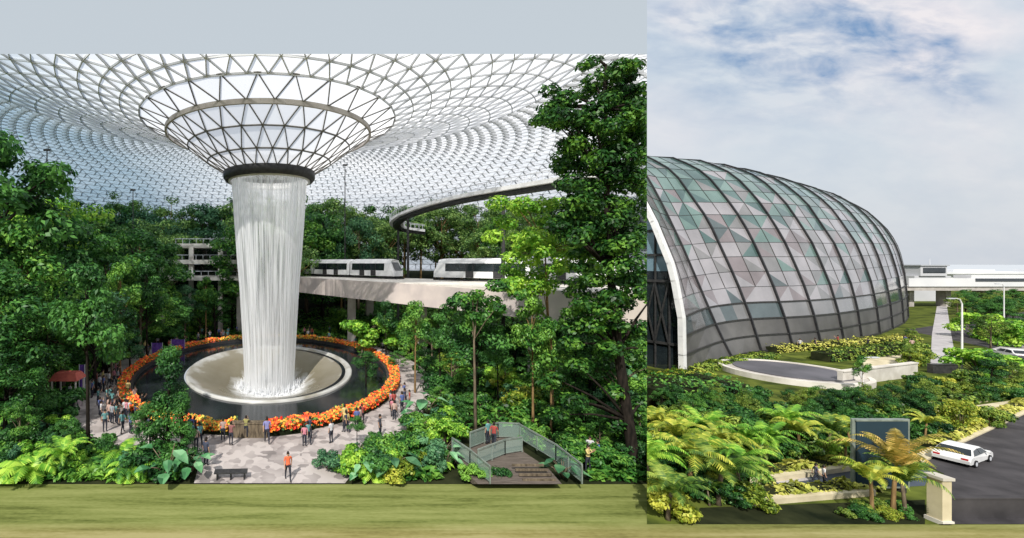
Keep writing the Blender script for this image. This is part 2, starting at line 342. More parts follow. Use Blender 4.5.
proto('mid_a', t0, M['leaf_mid'], M['bark']); proto('mid_b', t1, M['leaf_mid'], M['bark']); proto('mid_c', t5, M['leaf_mid'], M['bark'])
proto('blue_a', t1, M['leaf_blue'], M['bark']); proto('blue_b', t2, M['leaf_blue'], M['bark_dark'])
proto('lite_a', t1, M['leaf_lite'], M['bark']); proto('lite_b', t5, M['leaf_lite'], M['bark_tan'])
proto('slim_a', t3, M['leaf_mid'], M['bark_tan']); proto('slim_b', t3, M['leaf_dark'], M['bark_dark']); proto('cone', t4, M['leaf_dark'], M['bark_dark'])
s0 = shrub_proto(21); s1 = shrub_proto(22, 2.0, 2.0, 20); s2 = shrub_proto(23, 3.2, 1.4, 18)
for mk in ('dark', 'mid', 'lite', 'blue', 'out', 'yel'):
    for k, t in (('a', s0), ('b', s1), ('c', s2)): proto('shrub_%s_%s' % (mk, k), t, M['leaf_'+mk], M['bark'])
proto('fern', fern_proto(31), M['leaf_lite'], M['bark']); proto('fern_dark', fern_proto(32, 12, 2.0), M['leaf_mid'], M['bark'])
proto('wide', wide_proto(33), M['leaf_wide'], M['bark']); proto('wide_dark', wide_proto(34, 14), M['leaf_blue'], M['bark'])
proto('palm_g', palm_proto(41), M['leaf_out'], M['bark']); proto('palm_y', palm_proto(42, n=13), M['leaf_yel'], M['bark_tan']); proto('palm_o', palm_proto(43, 5.5, 3.4, 15, 1.5, 1.25, .6), M['leaf_orange'], M['bark_tan'])
proto('palm_l', palm_proto(44, 4.5, 3.2, 16), M['leaf_lite'], M['bark'])
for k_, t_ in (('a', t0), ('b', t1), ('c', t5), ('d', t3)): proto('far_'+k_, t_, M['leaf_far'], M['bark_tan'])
proto('out_a', t0, M['leaf_out'], M['bark']); proto('out_b', t2, M['leaf_out'], M['bark'])
def plant(key, name, x, y, z, h, label, cat, group=None, wid=1.0, rz=None, crown='crown', trunk='trunk'):
    cm, tm, H = PR[key]; s = h/H; e = empty(name, (x, y, z-.05), R.uniform(0, 2*PI) if rz is None else rz); e.scale = (s*wid, s*wid, s)
    link(trunk, tm, e); link(crown, cm, e); return tag(e, label, cat, group)
# ------------------------------------------------------------------ people
def person_mesh(pose):
    J = {'pel': (0, 0, .92), 'waist': (0, 0, 1.08), 'chest': (0, .01, 1.3), 'neck': (0, 0, 1.46), 'head': (0, -.02, 1.56), 'top': (0, -.01, 1.70)}
    Rr = {'pel': (.135, .10), 'waist': (.125, .09), 'chest': (.15, .10), 'neck': (.055, .055), 'head': (.075, .09), 'top': (.065, .08)}
    E = [('pel', 'waist'), ('waist', 'chest'), ('chest', 'neck'), ('neck', 'head'), ('head', 'top')]
    hands = []
    for s, q in ((-1, 'l'), (1, 'r')):
        st = {'stand': .0, 'walk': .26*s, 'photo': .05*s}[pose]
        J['hip'+q] = (s*.10, 0, .86); J['knee'+q] = (s*.105, -.03-st*.6+(.05 if st < 0 else 0), .48); J['ank'+q] = (s*.105, .02-st, .08); J['toe'+q] = (s*.115, -.13-st, .035)
        Rr['hip'+q] = (.092, .10); Rr['knee'+q] = (.06, .06); Rr['ank'+q] = (.042, .045); Rr['toe'+q] = (.045, .03)
        J['sh'+q] = (s*.185, 0, 1.40); Rr['sh'+q] = (.055, .055)
        if pose == 'photo': J['elb'+q] = (s*.24, -.14, 1.22); J['wri'+q] = (s*.10, -.34, 1.42); hd = Vector((-s*.3, -.3, .9))
        elif pose == 'walk': J['elb'+q] = (s*.24, .03+.09*s, 1.12); J['wri'+q] = (s*.23, -.05+.2*s, .89); hd = Vector((0, -.25, -1))
        else: J['elb'+q] = (s*.235, .03, 1.12); J['wri'+q] = (s*.225, -.04, .87); hd = Vector((0, -.15, -1))
        Rr['elb'+q] = (.04, .04); Rr['wri'+q] = (.027, .027)
        hand = Vector(J['wri'+q])+hd.normalized()*.09; J['palm'+q] = tuple(hand); Rr['palm'+q] = (.036, .024)
        hands.append((hand, hd.normalized(), s))
        E += [('pel', 'hip'+q), ('hip'+q, 'knee'+q), ('knee'+q, 'ank'+q), ('ank'+q, 'toe'+q), ('chest', 'sh'+q), ('sh'+q, 'elb'+q), ('elb'+q, 'wri'+q), ('wri'+q, 'palm'+q)]
    ks = list(J); me = bpy.data.meshes.new('p'); me.from_pydata([J[k] for k in ks], [(ks.index(a), ks.index(b)) for a, b in E], [])
    o = bpy.data.objects.new('p', me); C.objects.link(o); m = o.modifiers.new('s', 'SKIN')
    for i, k in enumerate(ks): sv = me.skin_vertices[0].data[i]; sv.radius = Rr[k]; sv.use_root = (k == 'pel')
    m.use_smooth_shade = True; ss = o.modifiers.new('u', 'SUBSURF'); ss.levels = 1; ss.render_levels = 1
    bpy.context.view_layer.update(); ev = o.evaluated_get(bpy.context.evaluated_depsgraph_get()); out = bpy.data.meshes.new_from_object(ev)
    bpy.data.objects.remove(o)
    mb = MB(); mb.add([v.co for v in out.vertices], [tuple(p.vertices) for p in out.polygons])
    for hd, d, s in hands:       # four unequal curled fingers and a thumb
        sd = d.cross(Vector((s, 0, 0))).normalized()
        for k, ln in enumerate((.07, .08, .075, .058)):
            a = hd+d*.02+sd*(k-1.5)*.019; mb.tube([a, a+d*ln*.5, a+d*ln*.85-Vector((s*.022, 0, 0))], [.009, .008, .006], 6)
        a = hd-d*.03-sd*.03; mb.tube([a, a-sd*.03+d*.02, a-sd*.035+d*.055], [.011, .009, .007], 6)
    # face: nose, eyes, ears
    mb.box((0, -.118, 1.575), (.02, .03, .035)); 
    for s in (-1, 1): mb.tube([(s*.078, -.01, 1.56), (s*.086, 0, 1.60)], .014, 5); mb.tube([(s*.03, -.098, 1.60), (s*.03, -.107, 1.60)], .011, 6, mi=3)
    mb.box((0, -.105, 1.53), (.04, .012, .008), mi=3)
    me = bpy.data.meshes.new('person'); me.from_pydata(mb.v, [], mb.f)
    for q in (M['skin'], M['shirt'], M['trousers'], M['hair']): me.materials.append(q)
    mm = mb.m
    for p, k in zip(me.polygons, mm):
        c = p.center; i = k
        if k == 0:
            if c.z < .96: i = 2 if abs(c.x) < .19 or c.z < .8 else 0
            elif c.z < 1.455 and (abs(c.x) < .21 or c.z > 1.2) and c.y > -.22: i = 1
            if c.z < .09: i = 3
        p.material_index = i; p.use_smooth = True
    hb = MB(); vs = []; fs = []
    n, k = 12, 7
    for i in range(k):
        ph = PI*.5*(1-i/(k-1))*1.0
        for j in range(n):
            a = 2*PI*j/n; fr = max(0, -math.sin(a)); zz = math.sin(ph)
            low = -.10*(1-zz)*(1-fr)
            vs.append((.094*math.cos(ph)*math.cos(a), .005+.108*math.cos(ph)*math.sin(a), 1.615+.125*zz+low))
    fs = [(i*n+j, i*n+(j+1) % n, (i+1)*n+(j+1) % n, (i+1)*n+j) for i in range(k-1) for j in range(n)]
    hb.add(vs, fs); hm = bpy.data.meshes.new('hair'); hm.from_pydata(hb.v, [], hb.f); hm.materials.append(M['hair'])
    return me, hm
PM = [person_mesh(p) for p in ('stand', 'walk', 'photo')]
def person(i, x, y, z, rz, col, label, group=None, s=1.0, hair=True):
    me, hm = PM[i]; o = link('person', me, None, (x, y, z)); o.rotation_euler = (0, 0, rz); o.scale = (s, s, s); o.color = (*col, 1)
    if hair: link('hair', hm, o)
    return tag(o, label, 'person', group)

# ================================================================== THE GROUND
m = MB(); k_ = 64; ri = [(-4.3+15.6*.72*math.cos(2*PI*j/k_), 54+21*.72*math.sin(2*PI*j/k_), -.02) for j in range(k_)]; vs = ri
for rr_ in (40, 150, 330): vs = vs+[(rr_*math.cos(2*PI*j/k_), 54+rr_*math.sin(2*PI*j/k_), -.02) for j in range(k_)]
m.add(vs, [(i*k_+j, (i+1)*k_+j, (i+1)*k_+(j+1) % k_, i*k_+(j+1) % k_) for i in range(3) for j in range(k_)])
struct(m.build('lawn', M['lawn']))
m = MB(); vs = [(rr_*math.cos(2*PI*j/k_), 54+rr_*math.sin(2*PI*j/k_), -.02) for rr_ in (330, 6000) for j in range(k_)]
m.add(vs, [(j, k_+j, k_+(j+1) % k_, (j+1) % k_) for j in range(k_)]); struct(m.build('sea', basic('painted_haze', (.50, .53, .57), (.44, .47, .51), .01, 1, .0)))  # made-up flat ring beyond the lawn, painted pale to stand for horizon haze
PC = Vector((-4.3, 54, 0)); RA, RB = 15.6, 21.0
def hill(x, y):
    rr = math.hypot((x-PC.x)/RA, (y-PC.y)/RB)
    h = 10.5*sm(1.45, 4.2, rr)*sm(28, 62, y)
    return h
def offring(r, a): return Vector((PC.x+RA*r*math.cos(a), PC.y+RB*r*math.sin(a), 0))

# ================================================================== LEFT HALL
PANEL = 'L'
m = MB(); xs = [-125+2.5*i for i in range(96)]; ys = [25.88+(i*2.5) for i in range(52)]; nx = len(xs)
vs = [(x, y, hill(x, y)-(0 if hill(x, y) > 0 else 0)) for y in ys for x in xs]
fs = []
for j in range(len(ys)-1):
    for i in range(nx-1):
        cx, cy = xs[i]+1.25, ys[j]+1.25
        if math.hypot((cx-PC.x)/RA, (cy-PC.y)/RB) < .72: continue
        fs.append((j*nx+i, j*nx+i+1, (j+1)*nx+i+1, (j+1)*nx+i))
m.add(vs, fs); ter = struct(m.build('ground', M['soil'], smooth=True))
# ground cover over the soil: uncountable small leaves
rng = np.random.default_rng(5); n = 110000
xx = rng.uniform(-60, 60, n); yy = 26.2+75*rng.uniform(0, 1, n)**1.6
keep = (np.hypot((xx-PC.x)/RA, (yy-PC.y)/RB) > 1.25) & ((xx/yy*F+CX > 352) | (xx/yy*F+CX < 182) | (yy > 40)) & ~((xx/yy*F+CX > 440) & (xx/yy*F+CX < 590) & (yy < 34.5)) & (xx < yy*.8) & (xx > -yy*.75)
xx, yy = xx[keep], yy[keep]; zz = np.array([hill(a, b) for a, b in zip(xx, yy)])+rng.uniform(.05, .5, len(xx))
nr = np.zeros((len(xx), 3)); nr[:, 2] = 1
o = link('ground_cover', quadmesh('ground_cover', leaves(rng, np.stack([xx, yy, zz], 1), nr, .55, .3), [M['leaf_mid']])); o['kind'] = 'stuff'
tag(o, 'low green leafy ground cover under the trees of the indoor garden', 'ground cover')
# paving
def ringpoly(r0, r1, z, n=96, a0=0, a1=2*PI, mb=None, z1=None):
    mb = mb or MB(); vs = []; full = abs(a1-a0-2*PI) < 1e-3; k = n if full else n+1
    for i in range(k):
        a = a0+(a1-a0)*i/n
        p = offring(r0, a); q = offring(r1, a); vs += [(p.x, p.y, z), (q.x, q.y, z if z1 is None else z1)]
    fs = [(2*i, 2*((i+1) % k), 2*((i+1) % k)+1, 2*i+1) for i in range(n)]
    mb.add(vs, [f[::-1] for f in fs]); return mb
struct(ringpoly(1.015, 1.24, .03).build('paved_ring', M['paving']))
pts = [G(194, 484), G(345, 484), G(362, 462), G(400, 440), G(432, 400), G(420, 372), G(350, 410), G(300, 438), G(250, 440), G(205, 432), G(200, 445), G(200, 462)]
m = MB(); m.add([(p.x, p.y, .05) for p in pts], [tuple(range(len(pts)))]); struct(m.build('plaza', M['paving']))
m = MB(); pts = [G(120, 372), G(150, 362), G(170, 350), G(140, 345), G(112, 362)]; m.add([(p.x, p.y, .06) for p in pts], [tuple(range(5))]); struct(m.build('path', M['concrete']))
# --- pool, bowl, ring bed
pool = empty('fountain_pool', PC)
def lathe(prof, n=96, ex=1, ey=1, cx=PC.x, cy=PC.y, uv=False, wob=0):
    vs = [(cx+r*ex*math.cos(2*PI*j/n), cy+r*ey*math.sin(2*PI*j/n), z) for r, z in prof for j in range(n)]
    fs = [(i*n+j, i*n+(j+1) % n, (i+1)*n+(j+1) % n, (i+1)*n+j) for i in range(len(prof)-1) for j in range(n)]
    return vs, fs
def lathe_obj(name, prof, mat, parent, n=96, ex=1, ey=1, off=(0, 0), smooth=True):
    vs, fs = lathe(prof, n, ex, ey, off[0], off[1]); me = bpy.data.meshes.new(name); me.from_pydata(vs, [], fs); me.materials.append(mat)
    uv = me.uv_layers.new(name='UVMap'); k = len(prof); L = [0]
    for a, b in zip(prof, prof[1:]): L.append(L[-1]+math.dist(a, b))
    for p in me.polygons:
        js = [me.loops[l].vertex_index % n for l in p.loop_indices]; wrap = max(js)-min(js) > n/2
        for l in p.loop_indices:
            vi = me.loops[l].vertex_index; j = vi % n
            if wrap and j < n/2: j += n
            uv.data[l].uv = (j/n, L[vi//n]/L[-1])
        p.use_smooth = smooth
    return link(name, me, parent)
lathe_obj('vortex_bowl', [(9.85, .0), (9.85, .22), (9.75, .34), (9.55, .3), (8.9, .02), (7.8, -.3), (6.6, -.75), (5.5, -1.3), (4.6, -1.8), (3.9, -2.1), (1.5, -2.3), (.1, -2.4)], M['bowl'], pool, ex=1.0, ey=1.38, off=(.7, 0))
m = ringpoly(.60, .93, .10); m.build('pool_water', M['pool'], pool, loc=(-PC.x, -PC.y, 0))
m = ringpoly(.925, .925, .05, z1=.5); ringpoly(.925, .945, .5, mb=m); ringpoly(.945, .945, .5, z1=.3, mb=m); m.build('inner_kerb', M['steel_dark'], pool, loc=(-PC.x, -PC.y, 0))
tag(pool, 'round dark pool with a pale sunken bowl that catches the waterfall', 'fountain')
bed = empty('flower_bed', PC)
m = ringpoly(.947, 1.0, .42); ringpoly(1.0, 1.0, .42, z1=.02, mb=m); m.build('planter_rim', M['soil'], bed, loc=(-PC.x, -PC.y, 0))
def flowers(a0, a1, n, mat, r0=.95, r1=1.012, h=.75, name='flowers'):
    a = rng.uniform(a0, a1, n); r = rng.uniform(r0, r1, n); z = .35+h*rng.uniform(0, 1, n)**.7*(.85+.15*np.sin(a*23+np.sin(a*57)))
    c = np.stack([RA*r*np.cos(a), RB*r*np.sin(a), z], 1); nr = np.zeros((n, 3)); nr[:, 2] = 1; nr[:, 1] = -.6
    o = link(name, quadmesh(name, leaves(rng, c, nr, .27, .24), [mat]), bed); o['kind'] = 'stuff'; return o
D = math.radians
flowers(D(125), D(236), 4600, M['flower']); flowers(D(236), D(268), 2200, M['flower_y'])['label'] = 'yellow and orange flowers'
flowers(D(277), D(360), 4600, M['flower']); flowers(D(0), D(50), 2000, M['flower']); flowers(D(50), D(125), 2400, M['flower_y'])
tag(bed, 'ring-shaped planter full of orange, red and yellow flowers around the pool', 'flower bed')
m = MB(); a = offring(1.0, D(272)); m.box((a.x, a.y-.1, .55), (2.6, .5, 1.0)); m.box((a.x, a.y-.1, 1.09), (2.8, .62, .07)); m.box((a.x, a.y-.1, .04), (2.75, .6, .04))
tag(m.build('info_counter', M['bark'],), 'brown counter standing in the front gap of the flower ring', 'counter')
# --- waterfall
wf = empty('waterfall', (PC.x, 54, 0)); WX = 0.55
lathe_obj('water_curtain', [(4.62, 23.6), (4.5, 21.5), (4.28, 18), (3.95, 13.5), (3.65, 10), (3.42, 6), (3.2, 2), (3.05, -1), (3.0, -2.1)], M['water_fall'], wf, off=(WX, 0))
lathe_obj('inner_curtain', [(3.9, 23.4), (3.2, 19), (2.7, 12), (2.4, 5), (2.2, -2.1)], M['water_inner'], wf, off=(WX, 0), n=64)
m = MB()
for k in range(420):
    a = R.uniform(0, 2*PI); r = R.uniform(2.8, 4.3); z = -2.2; h = R.uniform(.2, 1.3)*(1 if r < 3.6 else .5); x, y = WX+r*math.cos(a), r*math.sin(a)
    m.tube([(x, y, z), (x+R.uniform(-.3, .3), y+R.uniform(-.3, .3), z+h)], [.12, .03], 4)
m.build('splash', M['water_fall'], wf)
tag(wf, 'tall white column of water falling from the hole in the glass roof', 'waterfall')
# --- glass roof with its lattice
PX, PYc = PC.x+WX, 54.0
prof = [(5.35, 23.9), (7.5, 25.2), (9.8, 26.9), (12.2, 28.6), (15.1, 29.9)]
kn = [(15.1, 29.9), (18.3, 31.0), (21.8, 32.0), (30, 34.3), (40, 36), (52, 36.6), (64, 35.6), (76, 32.5), (86, 27.5), (94, 20), (99, 10), (101, 0)]
def interp(kn, x, i=0):
    for a, b in zip(kn, kn[1:]):
        if a[i] <= x <= b[i]: t = (x-a[i])/(b[i]-a[i]+1e-9); return a[1-i]+(b[1-i]-a[1-i])*t
    return kn[-1][1-i]
def shp(r, z, a): return Vector((PX+r*math.cos(a), PYc+r*math.sin(a), z))
def lattice(prof, n, w, h, mb, glass, hw=None, radial=False):
    rows = [[shp(r, z, 2*PI*(j+(.5 if i % 2 else 0))/n) for j in range(n)] for i, (r, z) in enumerate(prof)]
    for i, row in enumerate(rows):
        r, z = prof[i]
        up = Vector((0, 0, 1))
        for j in range(n):
            p = row[j]; q = row[(j+1) % n]
            if p.y < -5 or p.x > p.y*.79+6 or p.z-13 > .475*p.y+8: continue
            mb.bar(p, q, w*(hw or 1), h*(.5 if radial else 1), up)
            if i+1 < len(rows):
                nx = rows[i+1]; e = 0 if i % 2 == 0 else 1
                c, d = nx[(j-1+e) % n], nx[(j+e) % n]
                ra = Vector((p.x-PX, p.y-PYc, 0)).normalized(); dr = prof[i+1][0]-r; dz = prof[i+1][1]-z
                nn = (Vector((0, 0, dr))-ra*dz).normalized()
                if radial:
                    e_ = shp(*prof[i+1], 2*PI*(j+(.5 if i % 2 else 0))/n); mb.bar(p, e_, w*1.1, h*1.5, nn); mb.bar(p, c, w*.5, h*.4, nn); mb.bar(p, d, w*.5, h*.4, nn)
                else: mb.bar(p, c, w, h, nn); mb.bar(p, d, w, h, nn)
                glass.add([p, q, d], [(0, 1, 2)]); glass.add([p, d, c], [(0, 1, 2)])
roof = empty('glass_roof', (0, 0, 0)); gl = MB(); gf = MB(); fl = MB(); rl = MB()
lattice(prof, 28, .09, .2, fl, gf, 1.2)
p2 = []; r = 15.1
while r < 100.9:
    p2.append((r, interp(kn, r))); s = 2.0 if r < 76 else (1.5 if r < 92 else .8)
    r += s
ps = [q for q in p2 if q[0] < 38]; lattice(ps, 50, .09, .40, rl, gl)
ps2 = [q for q in p2 if q[0] >= ps[-1][0]]; lattice(ps2, 130, .09, .42, rl, gl, .8, True)
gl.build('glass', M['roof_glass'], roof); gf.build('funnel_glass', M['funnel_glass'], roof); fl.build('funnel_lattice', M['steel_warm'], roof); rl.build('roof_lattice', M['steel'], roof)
m = MB()
for r0, zz in ((12.2, 28.6),):
    for j in range(96): m.bar(shp(r0, zz-.2, 2*PI*j/96), shp(r0, zz-.2, 2*PI*(j+1)/96), .25, .5)
m.build('ring_beam', M['concrete'], roof)
lathe_obj('rim', [(5.0, 23.0), (5.35, 22.95), (5.6, 23.3), (5.6, 24.0), (5.35, 24.2), (5.0, 24.1), (5.0, 23.0)], M['steel_dark'], roof, off=(PX, PYc))
lathe_obj('rim_lip', [(4.7, 22.9), (4.98, 22.8), (4.98, 23.6), (4.7, 23.6)], M['white'], roof, off=(PX, PYc))
tag(roof, 'huge curved glass roof of steel triangles dipping into a funnel above the pool', 'roof')
# --- guideway
gw = empty('train_guideway', (0, 76, 0))
near = [(-16, 100), (-8, 88.5), (0, 76), (11.5, 59), (22.9, 42), (30, 33)]; far = [(50, 42), (38, 54), (25, 66.5), (18, 74), (8, 86), (-2, 98), (-10, 108)]
m = MB(); m.prism(near+far, 9.5, 10.45); 
m.build('deck', M['concrete_pale'], gw, loc=(0, -76, 0))
m = MB(); zt = [10.6, 10.6, 10.55, 10.4, 10.1, 10.0]; zb = [8.0, 8.0, 7.95, 7.75, 7.6, 7.5]
for i in range(len(near)-1):
    a, b = near[i], near[i+1]; d = (Vector(b)-Vector(a)).normalized(); nn = Vector((d.y, -d.x))*.35
    vs = [(a[0]-nn.x*0, a[1], zt[i]), (b[0], b[1], zt[i+1]), (b[0], b[1], zb[i+1]), (a[0], a[1], zb[i])]
    nn = Vector((.83, .56))*.4; vs += [(v[0]+nn.x, v[1]+nn.y, v[2]) for v in vs]
    m.add([(v[0]-.05, v[1]-.05, v[2]) for v in vs], [(3, 2, 1, 0), (4, 5, 6, 7), (0, 1, 5, 4), (2, 3, 7, 6)])
m.build('side_beam', M['beam'], gw, loc=(0, -76, 0))
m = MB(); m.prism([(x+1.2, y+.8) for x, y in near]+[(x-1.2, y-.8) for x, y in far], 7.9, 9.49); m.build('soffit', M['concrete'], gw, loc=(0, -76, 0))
for x, y in ((8.6, 73.5), (16.8, 61), (12.5, 79), (25.0, 46.5), (30, 55), (-3, 92)):
    m = MB(); z0 = hill(x, y)-.3; m.box((x, y, (z0+7.6)/2), (1.25, 1.25, 7.6-z0)); m.box((x, y, 7.78), (2.6, 2.6, .36)); m.build('pier', M['concrete_pale'], gw, loc=(0, -76, 0))
for off in (1.2,):
    m = MB()
    for a, b in ((Vector((1.0, 88.3, 0)), Vector((15.8, 69.2, 0))), (Vector((20.5, 66.2, 0)), Vector((39, 48.6, 0)))):
        nn = Vector(((b-a).y, -(b-a).x, 0)).normalized()
        for s in (-1, 1): m.bar(a+nn*s*.8+Vector((0, 0, 10.56)), b+nn*s*.8+Vector((0, 0, 10.56)), .35, .2)
    m.build('rail', M['steel_dark'], gw, loc=(0, -76, 0))
tag(gw, 'long pale concrete guideway crossing the garden on square piers', 'guideway')
def train_car(a, b, label, nose=None):
    """car body between plan points a, b; nose: 0/1 end that is the cab"""
    a = Vector((*a, 0)); b = Vector((*b, 0)); L = (b-a).length; e = empty('train_car', ((a+b)/2)+Vector((0, 0, 10.66)), math.atan2((b-a).y, (b-a).x))
    W, H = 2.5, 3.0; sec = [(-W/2, .25), (-W/2-.03, 1.2), (-W/2+.08, 2.3), (-W/2+.42, 2.85), (0, 3.0), (W/2-.42, 2.85), (W/2-.08, 2.3), (W/2+.03, 1.2), (W/2, .25)]
    xs = [-L/2, -L/2+.25, L/2-.25, L/2]; sc = [.93, 1, 1, .93]; sh = [0, 0, 0, 0]
    if nose == 1: xs = [-L/2, -L/2+.25, L/2-1.6, L/2-.7, L/2]; sc = [.93, 1, 1, .97, .86]; sh = [0, 0, 0, .0, .0]
    if nose == 0: xs = [-L/2, -L/2+.7, -L/2+1.6, L/2-.25, L/2]; sc = [.86, .97, 1, 1, .93]; sh = [0]*5
    m = MB(); k = len(sec); vs = []
    for i, x in enumerate(xs):
        for y, z in sec:
            tip = (nose == 1 and i == len(xs)-1) or (nose == 0 and i == 0); xx = x-(1 if nose == 1 else -1)*(.9*max(0, z-1.1)/1.9 if tip else 0)
            vs.append((xx, y*sc[i], .25+(z-.25)*(sc[i] if z > 1 else 1)))
    fs = [(i*k+j, i*k+j+1, (i+1)*k+j+1, (i+1)*k+j) for i in range(len(xs)-1) for j in range(k-1)]
    fs += [tuple(range(k)), tuple((len(xs)-1)*k+j for j in range(k))[::-1]]; fs += [(i*k, (i+1)*k, (i+1)*k+k-1, i*k+k-1) for i in range(len(xs)-1)]
    m.add(vs, fs); m.build('car_body', M['white'], e)
    x0 = -L/2+(1.9 if nose == 0 else .5); x1 = L/2-(1.9 if nose == 1 else .5)
    for s in (-1, 1):
        m = MB(); m.add([(x0, s*1.292, 1.15), (x1, s*1.292, 1.15), (x1, s*1.215, 2.28), (x0, s*1.215, 2.28)], [(0, 1, 2, 3)]); m.build('window_band', M['glass_dark'], e)
        for q in (.33, .68):
            xx = x0+(x1-x0)*q; m = MB(); m.box((xx, s*1.285, 1.28), (1.1, .07, 2.0)); d = m.build('door', M['steel_dark'], e)
            m = MB(); m.box((xx, s*1.325, 1.72), (.94, .03, 1.05)); m.build('door_pane', M['glass_dark'], d)
    if nose is not None:
        s = 1 if nose == 1 else -1; m = MB(); m.add([(s*(L/2+.02), -.9, 1.2), (s*(L/2+.02), .9, 1.2), (s*(L/2-.75), .78, 2.45), (s*(L/2-.75), -.78, 2.45)], [(0, 1, 2, 3)]); m.build('windscreen', M['glass_dark'], e)
        for q in (-.75, .75): m = MB(); m.tube([(s*(L/2-.04), q, .7), (s*(L/2+.05), q, .7)], .12, 8); m.build('headlight', M['white'], e)
    for q in (-.32, .32): m = MB(); m.box((L*q, 0, .12), (1.8, 1.7, .24)); m.build('bogie', M['black'], e)
    return tag(e, label, 'train car', 'cars of the trains on the guideway')
d = Vector((14.8, -19.1)).normalized(); a = Vector((15.6, 69.6))
for i, lb in enumerate(('front car of the white train on the left, with its sloping windscreen', 'middle car of the white train on the left, next to the waterfall', 'rear car of the white train on the left, mostly behind the falling water')):
    p = a-d*(i*10.0); q = p-d*9.7; train_car(q, p, lb, 1 if i == 0 else None)
d = Vector((18.5, -17.6)).normalized(); a = Vector((20.6, 66.2))
train_car(a, a+d*13.2, 'long white train car of the right train, dark windows, rounded left end', 0); train_car(a+d*13.6, a+d*24, 'second car of the right train, half hidden by the big tree', 1)
# --- curved canopy bridge
cb = empty('canopy_bridge', (20, 70, 0)); pp = [(600, 175, 41), (560, 181, 46), (520, 187.5, 52), (470, 196, 60), (432, 205, 68), (408, 213.5, 76), (398, 219.5, 81), (397, 224, 84), (404, 228, 85), (425, 231, 84)]
ctr = [P3(*q) for q in pp]; C2 = []
for i in range(len(ctr)-1):
    p0, p1, p2_, p3 = ctr[max(i-1, 0)], ctr[i], ctr[i+1], ctr[min(i+2, len(ctr)-1)]
    for k in range(6):
        t = k/6; C2.append(.5*((2*p1)+(p2_-p0)*t+(2*p0-5*p1+4*p2_-p3)*t*t+(-p0+3*p1-3*p2_+p3)*t**3))
C2.append(ctr[-1]); m = MB(); m2 = MB(); m3 = MB(); m4 = MB(); o0 = Vector((-20, -70, 0))
for i in range(len(C2)-1):
    a, b = C2[i], C2[i+1]; m.bar(a, b+(b-a)*.03, 2.6, .45); m2.bar(a-Vector((0, 0, .5)), b-Vector((0, 0, .5))+(b-a)*.03, 1.3, .5)
    sd = (b-a).cross(Vector((0, 0, 1))).normalized()
    for s, mm_ in ((-1, m3), (1, m4)): mm_.bar(a+sd*s*1.25+Vector((0, 0, 1.1)), b+sd*s*1.25+Vector((0, 0, 1.1)), .08, .08); mm_.bar(a+sd*s*1.25, a+sd*s*1.25+Vector((0, 0, 1.1)), .05, .05)
m.build('walkway_deck', M['white'], cb, loc=o0); m2.build('girder', M['steel_dark'], cb, loc=o0); m3.build('railing', M['steel'], cb, loc=o0); m4.build('railing', M['steel'], cb, loc=o0)
for i in (14, 30, 44):
    p = C2[i]; m = MB(); m.tube([(p.x, p.y, hill(p.x, p.y)), (p.x, p.y, p.z-.9)], .22, 8); m.build('post', M['steel_dark'], cb, loc=o0)
tag(cb, 'pale curved walkway bridge sweeping high above the trees under the roof', 'bridge')
# --- terraces behind on the left
tb = empty('terrace_building', (-19.5, 84, 0)); o0 = Vector((21.5, -95, 0))
for i, (z0, w) in enumerate(((10.2, 17), (13.2, 16), (16.3, 13))):
    m = MB(); m.box((-21+i*.8, 95+i*1.5, z0), (w, 7, .8)); sl = m.build('floor_slab', M['concrete_pale'], tb, loc=o0)
    m = MB(); m.box((-21+i*.8, 97.4+i*1.5, z0-1.6), (w-1, 1, 2.2)); m.build('window_band', M['glass_dark'], tb, loc=o0)
    m = MB(); m.box((-21+i*.8, 91.6+i*1.5, z0+1.3), (w, .1, .1))
    for k in range(int(w/1.3)): m.box((-21+i*.8-w/2+.3+k*1.3, 91.6+i*1.5, z0+.85), (.07, .07, .85))
    m.build('railing', M['steel'], tb, loc=o0)
for x in (-28, -22.5, -17, -13.5):
    m = MB(); m.box((x, 94, 8), (.8, .8, 16)); m.build('column', M['concrete_pale'], tb, loc=o0)
tag(tb, 'grey terraces with stacked concrete balconies behind the trees left of the waterfall', 'building')
# --- boardwalk lower right
bw = empty('boardwalk', G(520, 470)); o0 = -G(520, 470); m = MB()
A = [G(478, 484, .45), G(562, 484, .45), G(548, 468, .45), G(524, 452, .45), G(520, 438, .45), G(500, 436, .45), G(470, 448, .45), G(452, 452, .45), G(462, 468, .45)]
m.prism([(p.x, p.y) for p in A], .12, .45); m.build('deck', basic('weathered_planks', (.17, .14, .12), (.08, .065, .055), 5, .8, .2, stretch=(.3, 3, 1)), bw, loc=o0)
for i in range(4):
    m = MB(); p = G(535, 476, .5); m.box((p.x, p.y-.45+i*.42, .5+.09*i), (1.9, .1, .12)); m.build('step_edge', M['bark'], bw, loc=o0)
def rail(pts, h, mat, parent, o0, glass=True):
    m = MB(); g = MB()
    for a, b in zip(pts, pts[1:]):
        n = max(1, int((b-a).length/1.3)); u = Vector((0, 0, 1))
        m.bar(a+u*h, b+u*h, .09, .09); m.bar(a+u*.12, b+u*.12, .05, .05)
        for k in range(n+1): p = a.lerp(b, k/n); m.bar(p, p+u*h, .06, .06, Vector((0, 1, 0)))
        if glass: g.add([a+u*.15, b+u*.15, b+u*(h-.06), a+u*(h-.06)], [(0, 1, 2, 3)])
    r = m.build('railing', mat, parent, loc=o0)
    if glass: g.build('glass_panel', M['rail_glass'], r)
nt = NT('rail_glass'); tr = nt.n('ShaderNodeBsdfTransparent'); tr.inputs[0].default_value = (.8, .93, .88, 1); gb = nt.n('ShaderNodeBsdfPrincipled'); gb.inputs['Base Color'].default_value = (.45, .6, .55, 1); gb.inputs['Roughness'].default_value = .1
